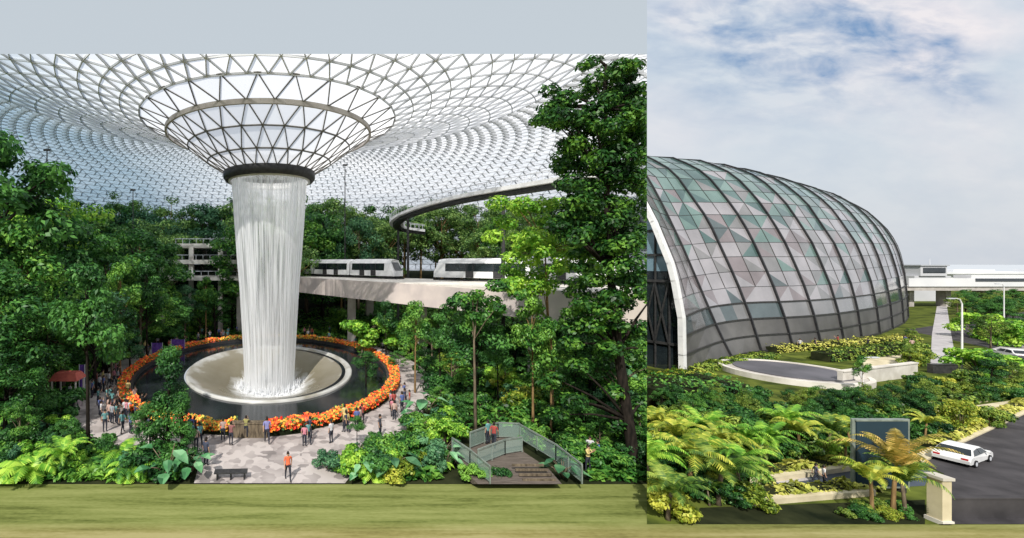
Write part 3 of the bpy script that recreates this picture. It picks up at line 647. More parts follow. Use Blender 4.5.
mx = nt.n('ShaderNodeMixShader', Fac=.35); nt.l(tr.outputs[0], mx.inputs[1]); nt.l(gb.outputs[0], mx.inputs[2]); nt.l(mx.outputs[0], nt.out.inputs[0]); M['rail_glass'] = nt.m
M['rail'] = basic('railing_steel', (.24, .28, .25), (.14, .17, .15), 3, .4, .4)
rail([G(520, 440, .45), G(556, 462, .45), G(582, 484, .45)], 1.1, M['rail'], bw, o0); rail([G(452, 453, .45), G(470, 466, .45), G(490, 484, .45)], 1.0, M['rail'], bw, o0)
rail([G(470, 449, .45), G(498, 438, .45), G(520, 439, .45)], 1.1, M['rail'], bw, o0); rail([G(478, 466, .45), G(505, 455, .45), G(522, 452, .45)], 1.0, M['rail'], bw, o0)
tag(bw, 'wooden boardwalk with glass railings and a few steps, low right in the garden', 'boardwalk')
# --- small kiosk, banners
k = empty('kiosk', G(68, 408)); m = MB(); 
for x, y in ((-.9, -.7), (.9, -.7), (-.9, .7), (.9, .7)): m.box((x, y, 1.2), (.1, .1, 2.4))
m.build('frame', M['concrete_pale'], k); m = MB(); m.box((0, 0, .55), (1.7, 1.3, 1.1)); m.build('counter', basic('kiosk_board', (.5, .42, .42), (.3, .25, .28), 3), k)
m = MB(); m.add([(-1.1, -.95, 2.4), (1.1, -.95, 2.4), (1.1, .95, 2.4), (-1.1, .95, 2.4), (-.8, -.5, 2.95), (.8, -.5, 2.95), (.8, .5, 2.95), (-.8, .5, 2.95)], [(0, 1, 5, 4), (1, 2, 6, 5), (2, 3, 7, 6), (3, 0, 4, 7), (4, 5, 6, 7), (3, 2, 1, 0)])
m.build('awning', basic('red_awning', (.55, .14, .10), (.38, .08, .07), 2), k); k.scale = (1.15, 1, 1.1); tag(k, 'small kiosk with a faded red awning among the trees on the left', 'kiosk')
M['purple'] = basic('purple_cloth', (.22, .10, .50), (.08, .05, .24), 2.5, .8, .1)
for i, (px, py, w, h, lb) in enumerate(((82, 400, .55, 3.0, 'tall purple banner beside the red kiosk'), (157, 357, 1.5, 1.6, 'purple banner left of the pool, nearer the flower ring end'), (178, 352, 2.0, 1.5, 'wide purple banner behind the flowers on the far left side of the ring'))):
    p = G(px, py); e = empty('banner', p, R.uniform(-.2, .2)); m = MB()
    for s in (-1, 1): m = MB(); m.tube([(s*w/2, 0, 0), (s*w/2, 0, h+.4)], .04, 6); m.build('pole', M['steel'], e); m = MB(); vs = []
    for q in range(7): x = -w/2+w*q/6; y = .06*math.sin(q*1.9); vs += [(x, y, .5), (x, y*.5, h+.35)]
    m.add(vs, [(2*q, 2*q+2, 2*q+3, 2*q+1) for q in range(6)]); m.build('cloth', M['purple'], e, smooth=True); tag(e, lb, 'banner')
# --- light masts, hanging cables
for px, py0, py1, Y, lb in ((47, 150, 240, 62, 'thin dark mast rising above the trees at upper left'), (133, 190, 250, 80, 'short dark mast above the back trees left of the waterfall'), (345, 165, 225, 88, 'thin dark mast right of the waterfall top')):
    a = P3(px, py1, Y); b = P3(px, py0, Y); m = MB(); m.tube([(a.x, a.y, hill(a.x, a.y)), (b.x, b.y, b.z)], [.16, .08], 6); m.box((b.x, b.y, b.z), (.9, .25, .3)); tag(m.build('lamp_mast', M['steel_dark']), lb, 'mast')
# --- bench & low wall front
p = G(231, 479); e = empty('bench', p, .05); e.scale = (.62, 1, 1); m = MB()
for q in range(4): m.box((0, -.22+q*.15, .46), (3.2, .11, .06))
m.build('seat', M['steel_dark'], e)
for s in (-1.3, 0, 1.3): m = MB(); m.box((s, 0, .215), (.12, .5, .42)); m.build('leg', M['black'], e)
tag(e, 'long dark backless bench on the paving at the lower edge of the plaza', 'bench')
# --- people around the pool and on the plaza
cols = [(.6, .6, .62), (.04, .05, .09), (.35, .06, .05), (.10, .14, .35), (.5, .35, .3), (.02, .02, .02), (.62, .5, .2), (.3, .32, .35), (.55, .2, .25), (.12, .3, .3)]
for i, px, py, rz, c, lb, s in (
    (1, 288, 481, .2, (.75, .16, .07), 'person in an orange shirt and dark trousers walking on the plaza', 1.0), (0, 206, 466, 2.6, (.05, .06, .10), 'person in dark clothes standing at the left of the plaza beside the shrubs', 1.05),
    (1, 267, 444, 3.3, (.22, .22, .45), 'person in a blue-grey top walking near the gap in the flower ring', 1.12), (2, 231, 446, 3.0, (.25, .10, .10), 'person in a dark red top raising a camera by the front of the flower ring', 1.0),
    (0, 380, 438, 1.0, (.08, .08, .10), 'person in black on the path right of the plaza', 1.0), (0, 223, 441, 3.4, (.4, .3, .28), 'person in a beige top standing behind the one raising a camera', .95),
    (2, 246, 438, 3.1, (.30, .28, .10), 'person in an olive top leaning in to the yellow flowers', .95)):
    p = G(px, py); person(i, p.x, p.y, .05, rz, c, lb, s=s)
for i in range(60):
    a = math.radians(R.choice([R.uniform(188, 262), R.uniform(195, 250), R.uniform(282, 345)])); r = R.uniform(1.035, 1.15); p = offring(r, a)
    person(R.choice((0, 0, 1, 2)), p.x, p.y, .03, math.atan2(PC.y-p.y, PC.x-p.x)+PI/2+R.uniform(-.6, .6), R.choice(cols), 'small visitor standing on the paving on the near side of the flower ring', 'visitors on the near side of the flower ring', R.uniform(.92, 1.05))
for i in range(52):
    a = math.radians(R.choice([R.uniform(95, 185), R.uniform(20, 95), R.uniform(110, 170)])); r = R.uniform(1.05, 1.38); p = offring(r, a)
    person(R.choice((0, 0, 1, 2)), p.x, p.y, .03, math.atan2(PC.y-p.y, PC.x-p.x)+PI/2+R.uniform(-.8, .8), R.choice(cols), 'tiny visitor in the crowd on the far side of the flower ring', 'crowd on the far side of the flower ring', R.uniform(.92, 1.05), hair=False)
for i, (px, py) in enumerate(((70, 402), (75, 410), (64, 415), (92, 398), (135, 405), (142, 412), (128, 398), (118, 385), (110, 420), (105, 432))):
    p = G(px, py); person(i % 3, p.x, p.y, .03, R.uniform(0, 6), cols[i % 10], 'visitor on the shaded path near the kiosk on the left', 'visitors near the kiosk', 1)
for i, (px, py) in enumerate(((590, 462), (598, 466), (588, 472), (488, 444), (494, 447))):
    p = G(px, py, .45 if px < 560 else 0); person(i % 3, p.x, p.y, p.z, R.uniform(0, 6), cols[(i*3) % 10], 'visitor half hidden by plants near the boardwalk railings', 'visitors by the boardwalk', 1)

M['leaf_big'] = leafmat('deep_leaf', (.005, .022, .006), (.026, .11, .018), (.17, .36, .045), .25)
# --- trees of the garden
def T(key, px, ytop, Y, label, group=None, wid=1.0, name='tree', cat='tree', z=None, X=None):
    x = (px-CX)/F*Y if X is None else X; z0 = hill(x, Y) if z is None else z; top = CZ+(HY-ytop)*Y/F
    return plant(key, name, x, Y, z0, max(top-z0, 1.2), label, cat, group, wid)
k = 0
for Y, y0, step in ((112, 203, 15), (98, 211, 17), (84, 226, 19)):
    px = -30+(k % 2)*8; k += 1
    while px < 640:
        yt = y0+R.uniform(-8, 12)
        side = 'behind the guideway' if 310 < px < 560 else ('far left of the waterfall' if px < 150 else ('just left of the waterfall' if px < 235 else ('behind the waterfall' if px < 320 else 'at the back right')))
        if not (Y < 90 and (180 < px < 240 or 300 < px < 470)) and not (Y < 105 and 183 < px < 236) and not (px > 560 and Y < 90):
            row = {112: 'last', 98: 'middle', 84: 'nearer'}[Y]
            T(R.choice(['far_a', 'far_b', 'mid_a', 'far_c', 'blue_a', 'far_d', 'dark_c', 'far_c']), px, yt, Y+R.uniform(-4, 4), 'green tree of the %s row of the back slope, %s' % (row, side), 'trees of the %s back row %s' % (row, side), R.uniform(.8, 1.15))
        px += step*R.uniform(.75, 1.25)
T('lite_b', 60, 190, 66, 'bright green airy tree at upper left in front of the roof', wid=1.1); T('lite_b', 42, 178, 60, 'tallest bright green tree at upper left beside the thin mast', wid=.9)
for px, yt, Y, kk, w in ((-12, 128, 44, 'dark_b', 1.0), (14, 185, 47, 'dark_a', 1.1), (-5, 215, 38, 'mid_b', .9), (40, 225, 52, 'dark_c', 1.2), (75, 222, 58, 'dark_b', 1.1), (108, 232, 64, 'mid_a', 1.1), (135, 228, 70, 'dark_b', 1.2), (158, 244, 75, 'mid_b', .9), (185, 284, 76, 'blue_a', 1.1), (215, 290, 76, 'dark_a', 1.2), (30, 262, 42, 'mid_a', 1.1), (62, 268, 45, 'blue_a', 1.2), (105, 275, 52, 'dark_c', 1.3), (140, 282, 60, 'mid_b', 1.2), (170, 296, 68, 'dark_b', 1.2), (10, 300, 36, 'dark_b', 1.2), (48, 318, 39, 'mid_b', 1.0), (112, 318, 48, 'mid_a', 1.1), (130, 322, 55, 'blue_b', 1.0), (200, 305, 78, 'mid_a', 1.0), (5, 345, 32, 'dark_a', 1.2), (36, 368, 33, 'dark_c', 1.0), (232, 292, 86, 'dark_b', 1.3), (-20, 260, 34, 'dark_b', 1.1), (95, 300, 44, 'dark_a', 1.0), (62, 420, 29.5, 'dark_b', 1.0), (20, 400, 30, 'mid_b', 1.0)):
    T(kk, px, yt, Y, '%s %s tree in the left grove, top %s' % ('broad' if w > 1.05 else 'narrow', {'da': 'dark green', 'mi': 'mid green', 'bl': 'bluish green'}[kk[:2]], 'against the glass roof' if yt < 200 else ('just below the roof edge' if yt < 245 else ('among the upper crowns' if yt < 300 else ('level with the pool' if yt < 350 else 'near the lower edge')))), 'left grove %s %s %s' % (kk[:2], w > 1.05, (yt > 200)+(yt >= 245)+(yt >= 300)+(yt >= 350)), w)
for px, yt, Y, kk in ((28, 250, 40, 'slim_a'), (58, 255, 44, 'slim_b'), (120, 262, 50, 'slim_a'), (147, 262, 58, 'slim_b'), (206, 276, 74, 'slim_a'), (386, 300, 58, 'slim_b'), (440, 312, 44, 'slim_b'), (498, 330, 40, 'slim_b'), (575, 320, 36, 'slim_b')):
    T(kk, px, yt, Y, 'slender straight-trunked tree standing free %s' % ('in the left grove' if px < 210 else 'in the right garden'), 'slender trees %s' % ('left' if px < 210 else 'right'), .75)
T('slim_b', 88, 262, 30.5, 'slim tree with a straight dark trunk in front of the left grove', wid=.8)
T('cone', 168, 345, 29.5, 'dense dark column-shaped tree at the left edge of the pool', wid=.95); T('cone', 183, 392, 28.2, 'short dark conical tree beside the left edge of the plaza', wid=1.0); T('dark_b', 150, 400, 29.5, 'low dark tree between the flower ring and the wide-leaved plants', wid=1.0)
T('dark_a', 350, 350, 46, 'dark bushy tree inside the right end of the flower ring', wid=1.1, X=6.9, z=.1); T('dark_c', 357, 352, 55, 'small dark tree on the right inner edge of the flower ring', wid=1.3, X=8.2, z=.1)
T('slim_b', 357, 415, 31, 'slender dark tree at the lower right of the plaza', wid=1.1)
# around and under the guideway, right
for px, yt, Y, kk, w in ((318, 322, 84, 'dark_b', 1.3), (335, 330, 80, 'lite_a', 1.2), (365, 318, 72, 'mid_b', 1.3), (388, 322, 68, 'lite_a', 1.1), (410, 316, 62, 'dark_b', 1.3), (432, 318, 58, 'mid_b', 1.1), (455, 322, 60, 'dark_a', 1.4), (490, 322, 56, 'dark_b', 1.4), (515, 325, 52, 'dark_a', 1.3), (548, 318, 48, 'dark_b', 1.3), (575, 310, 44, 'dark_c', 1.3), (360, 345, 62, 'mid_a', 1.2), (398, 350, 52, 'mid_b', 1.2), (425, 348, 47, 'dark_b', 1.2), (452, 352, 44, 'mid_a', 1.2), (478, 350, 46, 'dark_b', 1.2), (505, 362, 42, 'lite_a', .9), (530, 350, 43, 'dark_a', 1.2), (560, 340, 40, 'mid_b', 1.1), (590, 335, 37, 'dark_b', 1.2), (620, 330, 35, 'mid_b', 1.1), (648, 320, 36, 'dark_a', 1.1), (440, 385, 38, 'mid_b', 1.1), (470, 392, 36, 'dark_c', 1.1), (585, 395, 32, 'dark_a', 1.1), (615, 385, 32, 'blue_a', 1.1), (640, 400, 30, 'mid_b', 1.0), (600, 420, 29.5, 'mid_a', 1.0), (420, 400, 37, 'blue_b', 1.0)):
    T(kk, px, yt, Y, '%s %s tree in the right garden, top %s' % ('broad' if w > 1.15 else 'narrow', {'da': 'dark green', 'mi': 'mid green', 'bl': 'bluish green', 'li': 'bright green'}[kk[:2]], 'just under the guideway' if yt < 328 else ('level with the pool' if yt < 370 else 'low above the boardwalk plants')), 'right garden %s %s %s' % (kk[:2], w > 1.15, (yt >= 328)+(yt >= 370)), w)
for px, yt, Y, kk, w, lb in ((475, 295, 36, 'slim_b', 1.0, 'slim tree with a dark straight trunk rising left of the boardwalk'), (533, 296, 34, 'slim_a', .7, 'slim tree with a pale tan trunk behind the boardwalk'), (551, 318, 32.5, 'slim_a', .65, 'slim tree with a tan trunk just right of the boardwalk'), (415, 300, 44, 'slim_a', .8, 'slim pale-trunked tree in front of the guideway pier'), (508, 372, 46, 'lite_a', .9, 'small yellow-green tree glowing behind the boardwalk')):
    T(kk, px, yt, Y, lb, wid=w)
# hand-shaped large trees at right
def big_tree(name, clumps, trunk, mat, bark, label, L=.34, W=.19, tr=.32, nl=230, lmb=True):
    rg = np.random.default_rng(len(clumps)); V = []; base = Vector((trunk[0].x, trunk[0].y, trunk[0].z)); e = empty(name, base)
    for c, r in clumps:
        p, nr = clump(rg, np.array(c-base), r, int(nl*r*r*1.1)); V.append(leaves(rg, p, nr, L, W))
    link('crown', quadmesh('crown', np.concatenate(V), [mat]), e)
    m = MB(); k = len(trunk); m.tube([p-base for p in trunk], [tr*(1-.75*i/(k-1)) for i in range(k)], 9); m.build('trunk', bark, e, smooth=True)
    m = MB()
    for c, r in clumps[::3]:
        b = min(trunk[1:], key=lambda q: abs(q.z-(c.z-1.8))+.1*(q-c).length); m.tube([b-base, (b+c)/2-base+Vector((0, 0, .2)), c-base], [tr*.3, tr*.2, .03], 6)
    m.build('limbs', bark, e, smooth=True); return tag(e, label, 'tree')
cl = []
def cl_region(x0, x1, y0, y1, n, Y0, Y1, r0, r1):
    out = []
    for i in range(n): out.append((P3(R.uniform(x0, x1), R.uniform(y0, y1), R.uniform(Y0, Y1)), R.uniform(r0, r1)))
    return out
cl = cl_region(610, 662, 85, 200, 26, 28, 33, .6, 1.0)+cl_region(578, 655, 58, 90, 14, 28, 32, .5, .9)+cl_region(548, 655, 88, 122, 24, 27.5, 32, .6, 1.0)+cl_region(538, 600, 118, 132, 8, 27, 30, .45, .7)+cl_region(560, 660, 118, 170, 30, 27.5, 32, .7, 1.1)+cl_region(555, 660, 165, 235, 36, 27.5, 32, .7, 1.1)+cl_region(575, 660, 230, 330, 38, 27.5, 32, .7, 1.1)+cl_region(545, 665, 310, 430, 30, 27.5, 31, .6, .9)
tk = [P3(637, 484, 27.5), P3(628, 420, 28), P3(618, 350, 28.5), P3(610, 270, 29), P3(606, 180, 29.5), P3(604, 110, 29.5), P3(606, 66, 29.5)]
big_tree('tall_tree', cl, tk, M['leaf_big'], M['bark_dark'], 'tallest tree of the garden at right, leaning dark trunk and layered crown', tr=.36)
cl = cl_region(492, 560, 200, 240, 14, 35, 38, .7, 1.1)+cl_region(510, 600, 235, 285, 17, 34, 38, .8, 1.2)+cl_region(505, 560, 255, 300, 12, 34, 37, .7, 1.0)+cl_region(560, 610, 195, 250, 8, 34, 37, .7, 1.0)
big_tree('bright_tree', cl, [P3(556, 460, 35), P3(552, 400, 35.5), P3(548, 320, 36), P3(545, 250, 36.5)], M['leaf_lite'], M['bark_tan'], 'bright yellow-green tree in front of the right train', tr=.2)
cl = cl_region(448, 520, 284, 312, 12, 33, 35.5, .55, .85)+cl_region(468, 500, 305, 330, 4, 33.5, 35, .5, .7)
big_tree('layered_tree', cl, [P3(476, 452, 33), P3(475, 400, 33.2), P3(474, 340, 33.5), P3(478, 296, 34)], M['leaf_mid'], M['bark'], 'small layered tree whose flat crown overlaps the guideway beam', tr=.14, L=.34, W=.2)
cl = cl_region(345, 400, 318, 345, 12, 58, 62, .9, 1.5)
big_tree('layered_tree', cl, [P3(358, 384, 60), P3(360, 360, 60), P3(366, 335, 60)], M['leaf_lite'], M['bark'], 'flat-topped bright green tree in front of the guideway pier right of the waterfall', tr=.2, L=.5, W=.3)

# --- low planting
def free(px, py):
    p = G(px, py); rr = math.hypot((p.x-PC.x)/RA, (p.y-PC.y)/RB)
    if rr < 1.27: return False
    if py > 420 and 186 < px < 352: return False
    if py > 432 and 448 < px < 580 and not px > 560+((py-440)*.2): return False
    if 345 < px < 415 and 395 < py < 440: return False
    if 45 < px < 98 and 376 < py < 416: return False
    return True
names = {'a': 'shrub', 'b': 'shrub', 'c': 'shrub'}
def scatter(n, x0, x1, y0, y1, keys, h0, h1, where, seed):
    rr = random.Random(seed); c = 0; tries = 0
    while c < n and tries < n*12:
        tries += 1; px, py = rr.uniform(x0, x1), rr.uniform(y0, y1)
        if not free(px, py): continue
        k = rr.choice(keys); p = G(px, py); z = hill(p.x, p.y); nm, cat = ('fern', 'fern') if 'fern' in k else (('broadleaf_plant', 'plant') if 'wide' in k else (('palm', 'palm') if 'palm' in k else ('shrub', 'shrub')))
        kind = {'fern': 'arching green fern', 'fern_dark': 'large dark green fern', 'wide': 'plant with wide pale green leaves', 'wide_dark': 'plant with wide bluish leaves', 'palm_l': 'small feathery palm'}.get(k) or {'dark': 'dark green', 'mid': 'mid green', 'lite': 'bright green', 'blue': 'bluish green', 'yel': 'yellow-green', 'out': 'sunlit green'}[k.split('_')[1]]+' leafy shrub'
        plant(k, nm, p.x, p.y, z, rr.uniform(h0, h1)*(1 if nm == 'shrub' else (.75 if nm != 'palm' else 1.2)), '%s %s' % (kind, where), cat, '%s %s' % (kind, where), rr.uniform(.85, 1.2), crown='foliage', trunk='stem'); c += 1
SH = ['shrub_dark_a', 'shrub_dark_b', 'shrub_mid_a', 'shrub_mid_b', 'shrub_mid_c', 'shrub_blue_a', 'shrub_lite_a', 'shrub_dark_c']
scatter(36, -15, 180, 425, 474, SH+['fern', 'fern_dark', 'wide_dark'], 1.0, 2.0, 'in the planting at the lower left', 1)
scatter(18, -15, 130, 365, 425, SH, 1.6, 3.0, 'below the left grove', 2)
scatter(14, 92, 196, 418, 446, SH+['fern_dark'], 1.0, 1.9, 'between the left paving and the lower left planting', 12)
scatter(18, 130, 200, 432, 476, ['wide', 'wide_dark', 'wide', 'shrub_dark_b', 'fern_dark'], 1.0, 1.8, 'left of the plaza at the lower edge', 3)
scatter(36, 345, 450, 430, 476, SH+['wide', 'wide_dark', 'shrub_lite_b', 'shrub_yel_b', 'fern'], 1.0, 2.0, 'right of the plaza at the lower edge', 4)
scatter(34, 400, 650, 385, 432, SH+['shrub_lite_b', 'wide_dark'], 1.5, 3.0, 'around the boardwalk', 5)
scatter(22, 560, 655, 432, 476, SH+['wide_dark', 'fern_dark', 'palm_l'], 1.0, 2.0, 'at the foot of the tallest tree', 6)
scatter(16, 380, 650, 345, 388, SH, 2.0, 4.0, 'under the guideway', 7)
scatter(12, 90, 200, 335, 368, SH, 2.5, 4.5, 'behind the left side of the flower ring', 8)
scatter(16, 190, 400, 315, 336, SH, 3.0, 5.0, 'behind the far side of the flower ring', 9)
for px, py, kk, h, lb in ((30, 478, 'fern', 1.9, 'big pale arching fern in the lower left corner'), (474, 481, 'shrub_mid_b', 1.1, 'low green shrub at the near left corner of the boardwalk'), (498, 481, 'shrub_dark_b', .9, 'low dark shrub overlapping the near edge of the boardwalk'), (562, 478, 'wide_dark', 1.2, 'wide-leaved bluish plant at the near right corner of the boardwalk'), (535, 446, 'shrub_mid_a', 1.7, 'green shrub leaning over the far right railing of the boardwalk'), (8, 480, 'fern', 1.6, 'arching fern at the very left of the lower edge'), (62, 476, 'palm_l', 2.6, 'feathery palm with long light fronds at lower left'), (135, 476, 'fern', 1.5, 'light fern below the dark column-shaped tree'), (168, 478, 'wide', 1.9, 'cluster of wide pale leaves left of the dark bench'), (190, 474, 'wide', 1.5, 'small cluster of wide pale leaves nearest the plaza'), (365, 478, 'wide', 1.4, 'wide-leaved pale plant right of the walking person in orange'), (395, 478, 'shrub_yel_b', 1.4, 'yellow-green shrub at the lower edge right of the plaza'), (385, 470, 'shrub_lite_a', 1.7, 'bright green shrub at the right of the plaza'), (425, 420, 'wide', 2.0, 'wide-leaved green plant left of the boardwalk'), (508, 398, 'shrub_yel_a', 2.6, 'yellow shrub between the slim trees behind the boardwalk'), (545, 402, 'shrub_yel_b', 2.2, 'low yellow shrub at the foot of the tan trunk'), (528, 412, 'shrub_yel_b', 2.4, 'round yellow shrub just behind the end of the boardwalk'), (450, 372, 'shrub_yel_a', 2.6, 'yellow-green shrub left of the slim dark-trunked tree'), (330, 470, 'shrub_blue_b', 1.3, 'bluish low shrub on the right edge of the plaza')):
    p = G(px, py); nm = 'fern' if 'fern' in kk else ('palm' if 'palm' in kk else ('broadleaf_plant' if 'wide' in kk else 'shrub')); plant(kk, nm, p.x, p.y, hill(p.x, p.y), h, lb, {'broadleaf_plant': 'plant'}.get(nm, nm), crown='foliage', trunk='stem')
PANEL = None
# ================================================================== RIGHT: THE DOME FROM OUTSIDE
PANEL = 'R'
def poly(pts, z, mat, name, z1=None):
    P = [G(a, b) for a, b in pts]; m = MB()
    if z1 is None: m.add([(p.x, p.y, z) for p in P], [tuple(range(len(P)))])
    else: m.prism([(p.x, p.y) for p in P], z, z1)
    me = m.build(name, mat); bm = bmesh.new(); bm.from_mesh(me.data); bmesh.ops.recalc_face_normals(bm, faces=bm.faces)
    if z1 is None and bm.faces and list(bm.faces)[0].normal.z < 0: bmesh.ops.reverse_faces(bm, faces=bm.faces)
    bm.to_mesh(me.data); bm.free(); return struct(me)
M['grass_out'] = basic('planted_ground', (.13, .16, .03), (.03, .045, .012), .5, 1, .05)
M['verge'] = basic('verge_grass', (.50, .47, .14), (.26, .28, .07), 1.2, 1, .05)
M['path_white'] = basic('pale_paving', (.50, .48, .49), (.36, .34, .35), .8, .8, .2)
M['path_beige'] = basic('beige_paving', (.72, .64, .46), (.48, .42, .28), .7, .85, .2)
M['asphalt'] = basic('asphalt', (.075, .07, .075), (.035, .033, .036), .6, .9, .2)
M['asphalt_blue'] = basic('wet_asphalt', (.06, .08, .11), (.03, .04, .06), .5, .5, .3)
m = MB(); m.add([(17.25+.0, 21.88, .004), (240, 21.88, .004), (620, 400, .004), (300, 400, .004)], [(0, 1, 2, 3)]); struct(m.build('planted_ground', M['grass_out']))
poly([(905, 330), (1024, 312), (1100, 320), (1100, 352), (1010, 352), (975, 345)], .012, M['asphalt'], 'back_road')
poly([(938, 300), (946, 300), (951, 333), (958, 372), (930, 372), (932, 334)], .03, M['path_white'], 'path')
poly([(980, 352), (1010, 344), (1100, 344), (1100, 372), (1020, 378), (1000, 366)], .02, M['path_white'], 'forecourt')
poly([(858, 352), (912, 354), (912, 374), (862, 378)], .028, M['path_beige'], 'terrace_paving')
poly([(923, 464), (940, 453), (1024, 413), (1100, 378), (1400, 400), (1400, 524.5), (944, 524.5), (944, 474)], .02, M['asphalt'], 'road')
for pts in ([(1024, 405), (1100, 368), (1100, 376), (1024, 415), (945, 452), (922, 464), (916, 456), (940, 443)], [(905, 404), (1024, 388), (1024, 396), (910, 414)], [(880, 420), (1024, 400), (1024, 403), (890, 428)]): poly(pts, .005, M['path_beige'], 'kerb', .12)
poly([(752, 476), (857, 462), (857, 468), (755, 484)], .006, M['verge'], 'verge'); poly([(750, 494), (870, 486), (874, 492), (756, 502)], .006, M['verge'], 'verge')
poly([(752, 484), (857, 468), (930, 470), (925, 486), (756, 494)], .016, M['asphalt_blue'], 'side_road'); poly([(750, 479), (860, 465), (860, 470), (750, 486)], .008, M['path_beige'], 'ledge', .3); poly([(746, 500), (872, 491), (876, 496), (746, 507)], .008, M['path_beige'], 'ledge', .3); poly([(700, 508), (925, 500), (925, 524.3), (690, 524.3)], .016, M['soil'], 'soil_bed')
poly([(768, 478), (800, 474), (812, 480), (780, 484)], .02, M['path_white'], 'road_marking')
# --- dome
def resample(pf, n):
    L = [0]
    for a, b in zip(pf, pf[1:]): L.append(L[-1]+math.dist(a, b))
    out = []
    for i in range(n):
        s = L[-1]*i/(n-1); k = max(j for j in range(len(L)) if L[j] <= s+1e-9); k = min(k, len(pf)-2); t = (s-L[k])/(L[k+1]-L[k])
        out.append((pf[k][0]+(pf[k+1][0]-pf[k][0])*t, pf[k][1]+(pf[k+1][1]-pf[k][1])*t))
    return out
N = 41
tail = lambda h: [(22, h), (33, h-1), (46, h-9), (54, h-22), (57, 0)]
p0 = resample([(0, 0), (.1, 6.5), (1, 12.3), (2.1, 15.5), (3.7, 18.1), (7, 22.0), (12, 26), (18, 28.6), (26, 29), (38, 25), (48, 14), (52, 0)], N)
pA = resample([(0, 0), (1.3, 3.0), (2.65, 6.8), (5.6, 15.2), (8, 21), (10.4, 26.2), (14.5, 30.6)]+tail(33.0), N)
pB = resample([(0, 0), (1.2, 5), (2.8, 10.3), (6.2, 19.8), (10.8, 28.3), (15, 32.0)]+tail(33.8), N)
pF = resample([(0, 0), (.4, 4.5), (1.1, 9), (2.9, 15.9), (6.6, 23.6), (10, 27.7), (14, 30.3)]+tail(32.5), N)
pK = resample([(0, 0), (.1, 5), (.4, 11), (1.3, 17), (2.8, 22), (5.5, 27), (9, 30.7), (15, 34.0)]+tail(36), N)
mixp = lambda a, b, t: [(u[0]*(1-t)+v[0]*t, u[1]*(1-t)+v[1]*t) for u, v in zip(a, b)]
base = [(44.8, 51.5), (59, 60.2), (67, 64), (73.8, 65.9), (80.8, 68.3), (88.4, 71.6), (96.6, 75.8), (105.8, 80.4), (116.5, 86.6), (129.5, 94.5), (144.3, 104.5), (160.5, 116.5), (175, 131), (182, 150)]
pf = [p0, pA, pB, mixp(pB, pF, .25), mixp(pB, pF, .5), mixp(pB, pF, .75), pF]+[mixp(pF, pK, t) for t in (.2, .4, .6, .8)]+[pK, pK, pK]
NRM = [Vector((-.4, .92, 0))]*len(base)
SIL = [(600, 150), (647, 156), (700, 161), (730, 166), (770, 175), (800, 184), (830, 193), (854, 202), (880, 222), (895, 240), (905, 258), (909.5, 280)]
for k in range(len(base)):                 # keep the crest a single smooth falling curve
    for it in range(3):
        f = 1e9
        for d, z in pf[k]:
            if z < 18: continue
            q = Vector((base[k][0], base[k][1], 0))+NRM[k]*d; px = CX+F*q.x/q.y
            if px < 602 or px > 909: continue
            f = min(f, ((CZ+(HY-interp(SIL, px))*q.y/F)-15)/(z-15))
        if f < 1e8: pf[k] = [(d, z if z <= 15 else 15+(z-15)*max(.75, min(1.25, f))) for d, z in pf[k]]
def DP(t, j, off=0.0):
    i = min(int(t), len(base)-2); f = t-i
    q = []
    for k in (i-1, i, i+1, i+2):
        k = min(max(k, 0), len(base)-1); d, z = pf[k][j]; q.append(Vector((base[k][0], base[k][1], 0))+NRM[k]*d+Vector((0, 0, z)))
    return .5*((2*q[1])+(q[2]-q[0])*f+(2*q[0]-5*q[1]+4*q[2]-q[3])*f*f+(-q[0]+3*q[1]-3*q[2]+q[3])*f**3)
def glassy(name, c1, c2, rough=.25, metal=.0, spec=.6):
    return basic(name, c1, c2, .25, rough, spec, metal)
pm = [glassy('panel_lilac', (.42, .40, .42), (.30, .29, .305), .15, .3), glassy('panel_mauve', (.29, .25, .26), (.20, .175, .18), .15, .3), glassy('panel_grey', (.28, .275, .28), (.19, .19, .19), .15, .3),
      glassy('panel_teal', (.12, .20, .19), (.07, .125, .12), .12, .3, .9), glassy('panel_dark', (.09, .12, .125), (.05, .07, .075), .1, 0, .9), glassy('panel_louvre', (.12, .117, .113), (.065, .063, .062), .5), glassy('panel_green', (.20, .30, .275), (.13, .21, .19), .15, .3, .8)]
dome = empty('glass_dome', (67, 64, 0)); o0 = Vector((-67, -64, 0)); m = MB(); rr = random.Random(3)
cuts = [0, .4, .75, 1, 1.34, 1.67, 2, 2.5, 3, 3.5, 4, 4.5, 5, 5.5, 6, 6.5, 7, 7.5, 8, 8.5, 9, 9.5, 10, 10.5, 11, 12, 13]
for i in range(len(cuts)-1):
    for j in range(0, N-1):
        a, b, c, d = DP(cuts[i], j), DP(cuts[i+1], j), DP(cuts[i+1], j+1), DP(cuts[i], j+1)
        z = (a.z+c.z)/2
        def pick(zz):
            if zz < 5.4: return 5
            if zz < 7.2: return 2
            w = sm(15, 27, zz+rr.uniform(-4.5, 4.5)); u = rr.random()
            if j > 15 or u < w: return 6 if rr.random() < .6 else (3 if rr.random() < .6 else 2)
            u = rr.random(); return 0 if u < .45 else (1 if u < .66 else (2 if u < .86 else (6 if u < .93 else (3 if u < .97 else 4))))
        if z < 7.2: m.add([a, b, c, d], [(0, 1, 2, 3)], 4 if (j == 2 and rr.random() < .3) else pick(z)); continue
        if (i+j) % 2: m.add([a, b, c, d], [(0, 1, 2)], pick(z)); m.add([a, b, c, d], [(0, 2, 3)], pick(z))
        else: m.add([a, b, c, d], [(0, 1, 3)], pick(z)); m.add([a, b, c, d], [(1, 2, 3)], pick(z))
m.build('panel_shell', pm, dome, loc=o0)
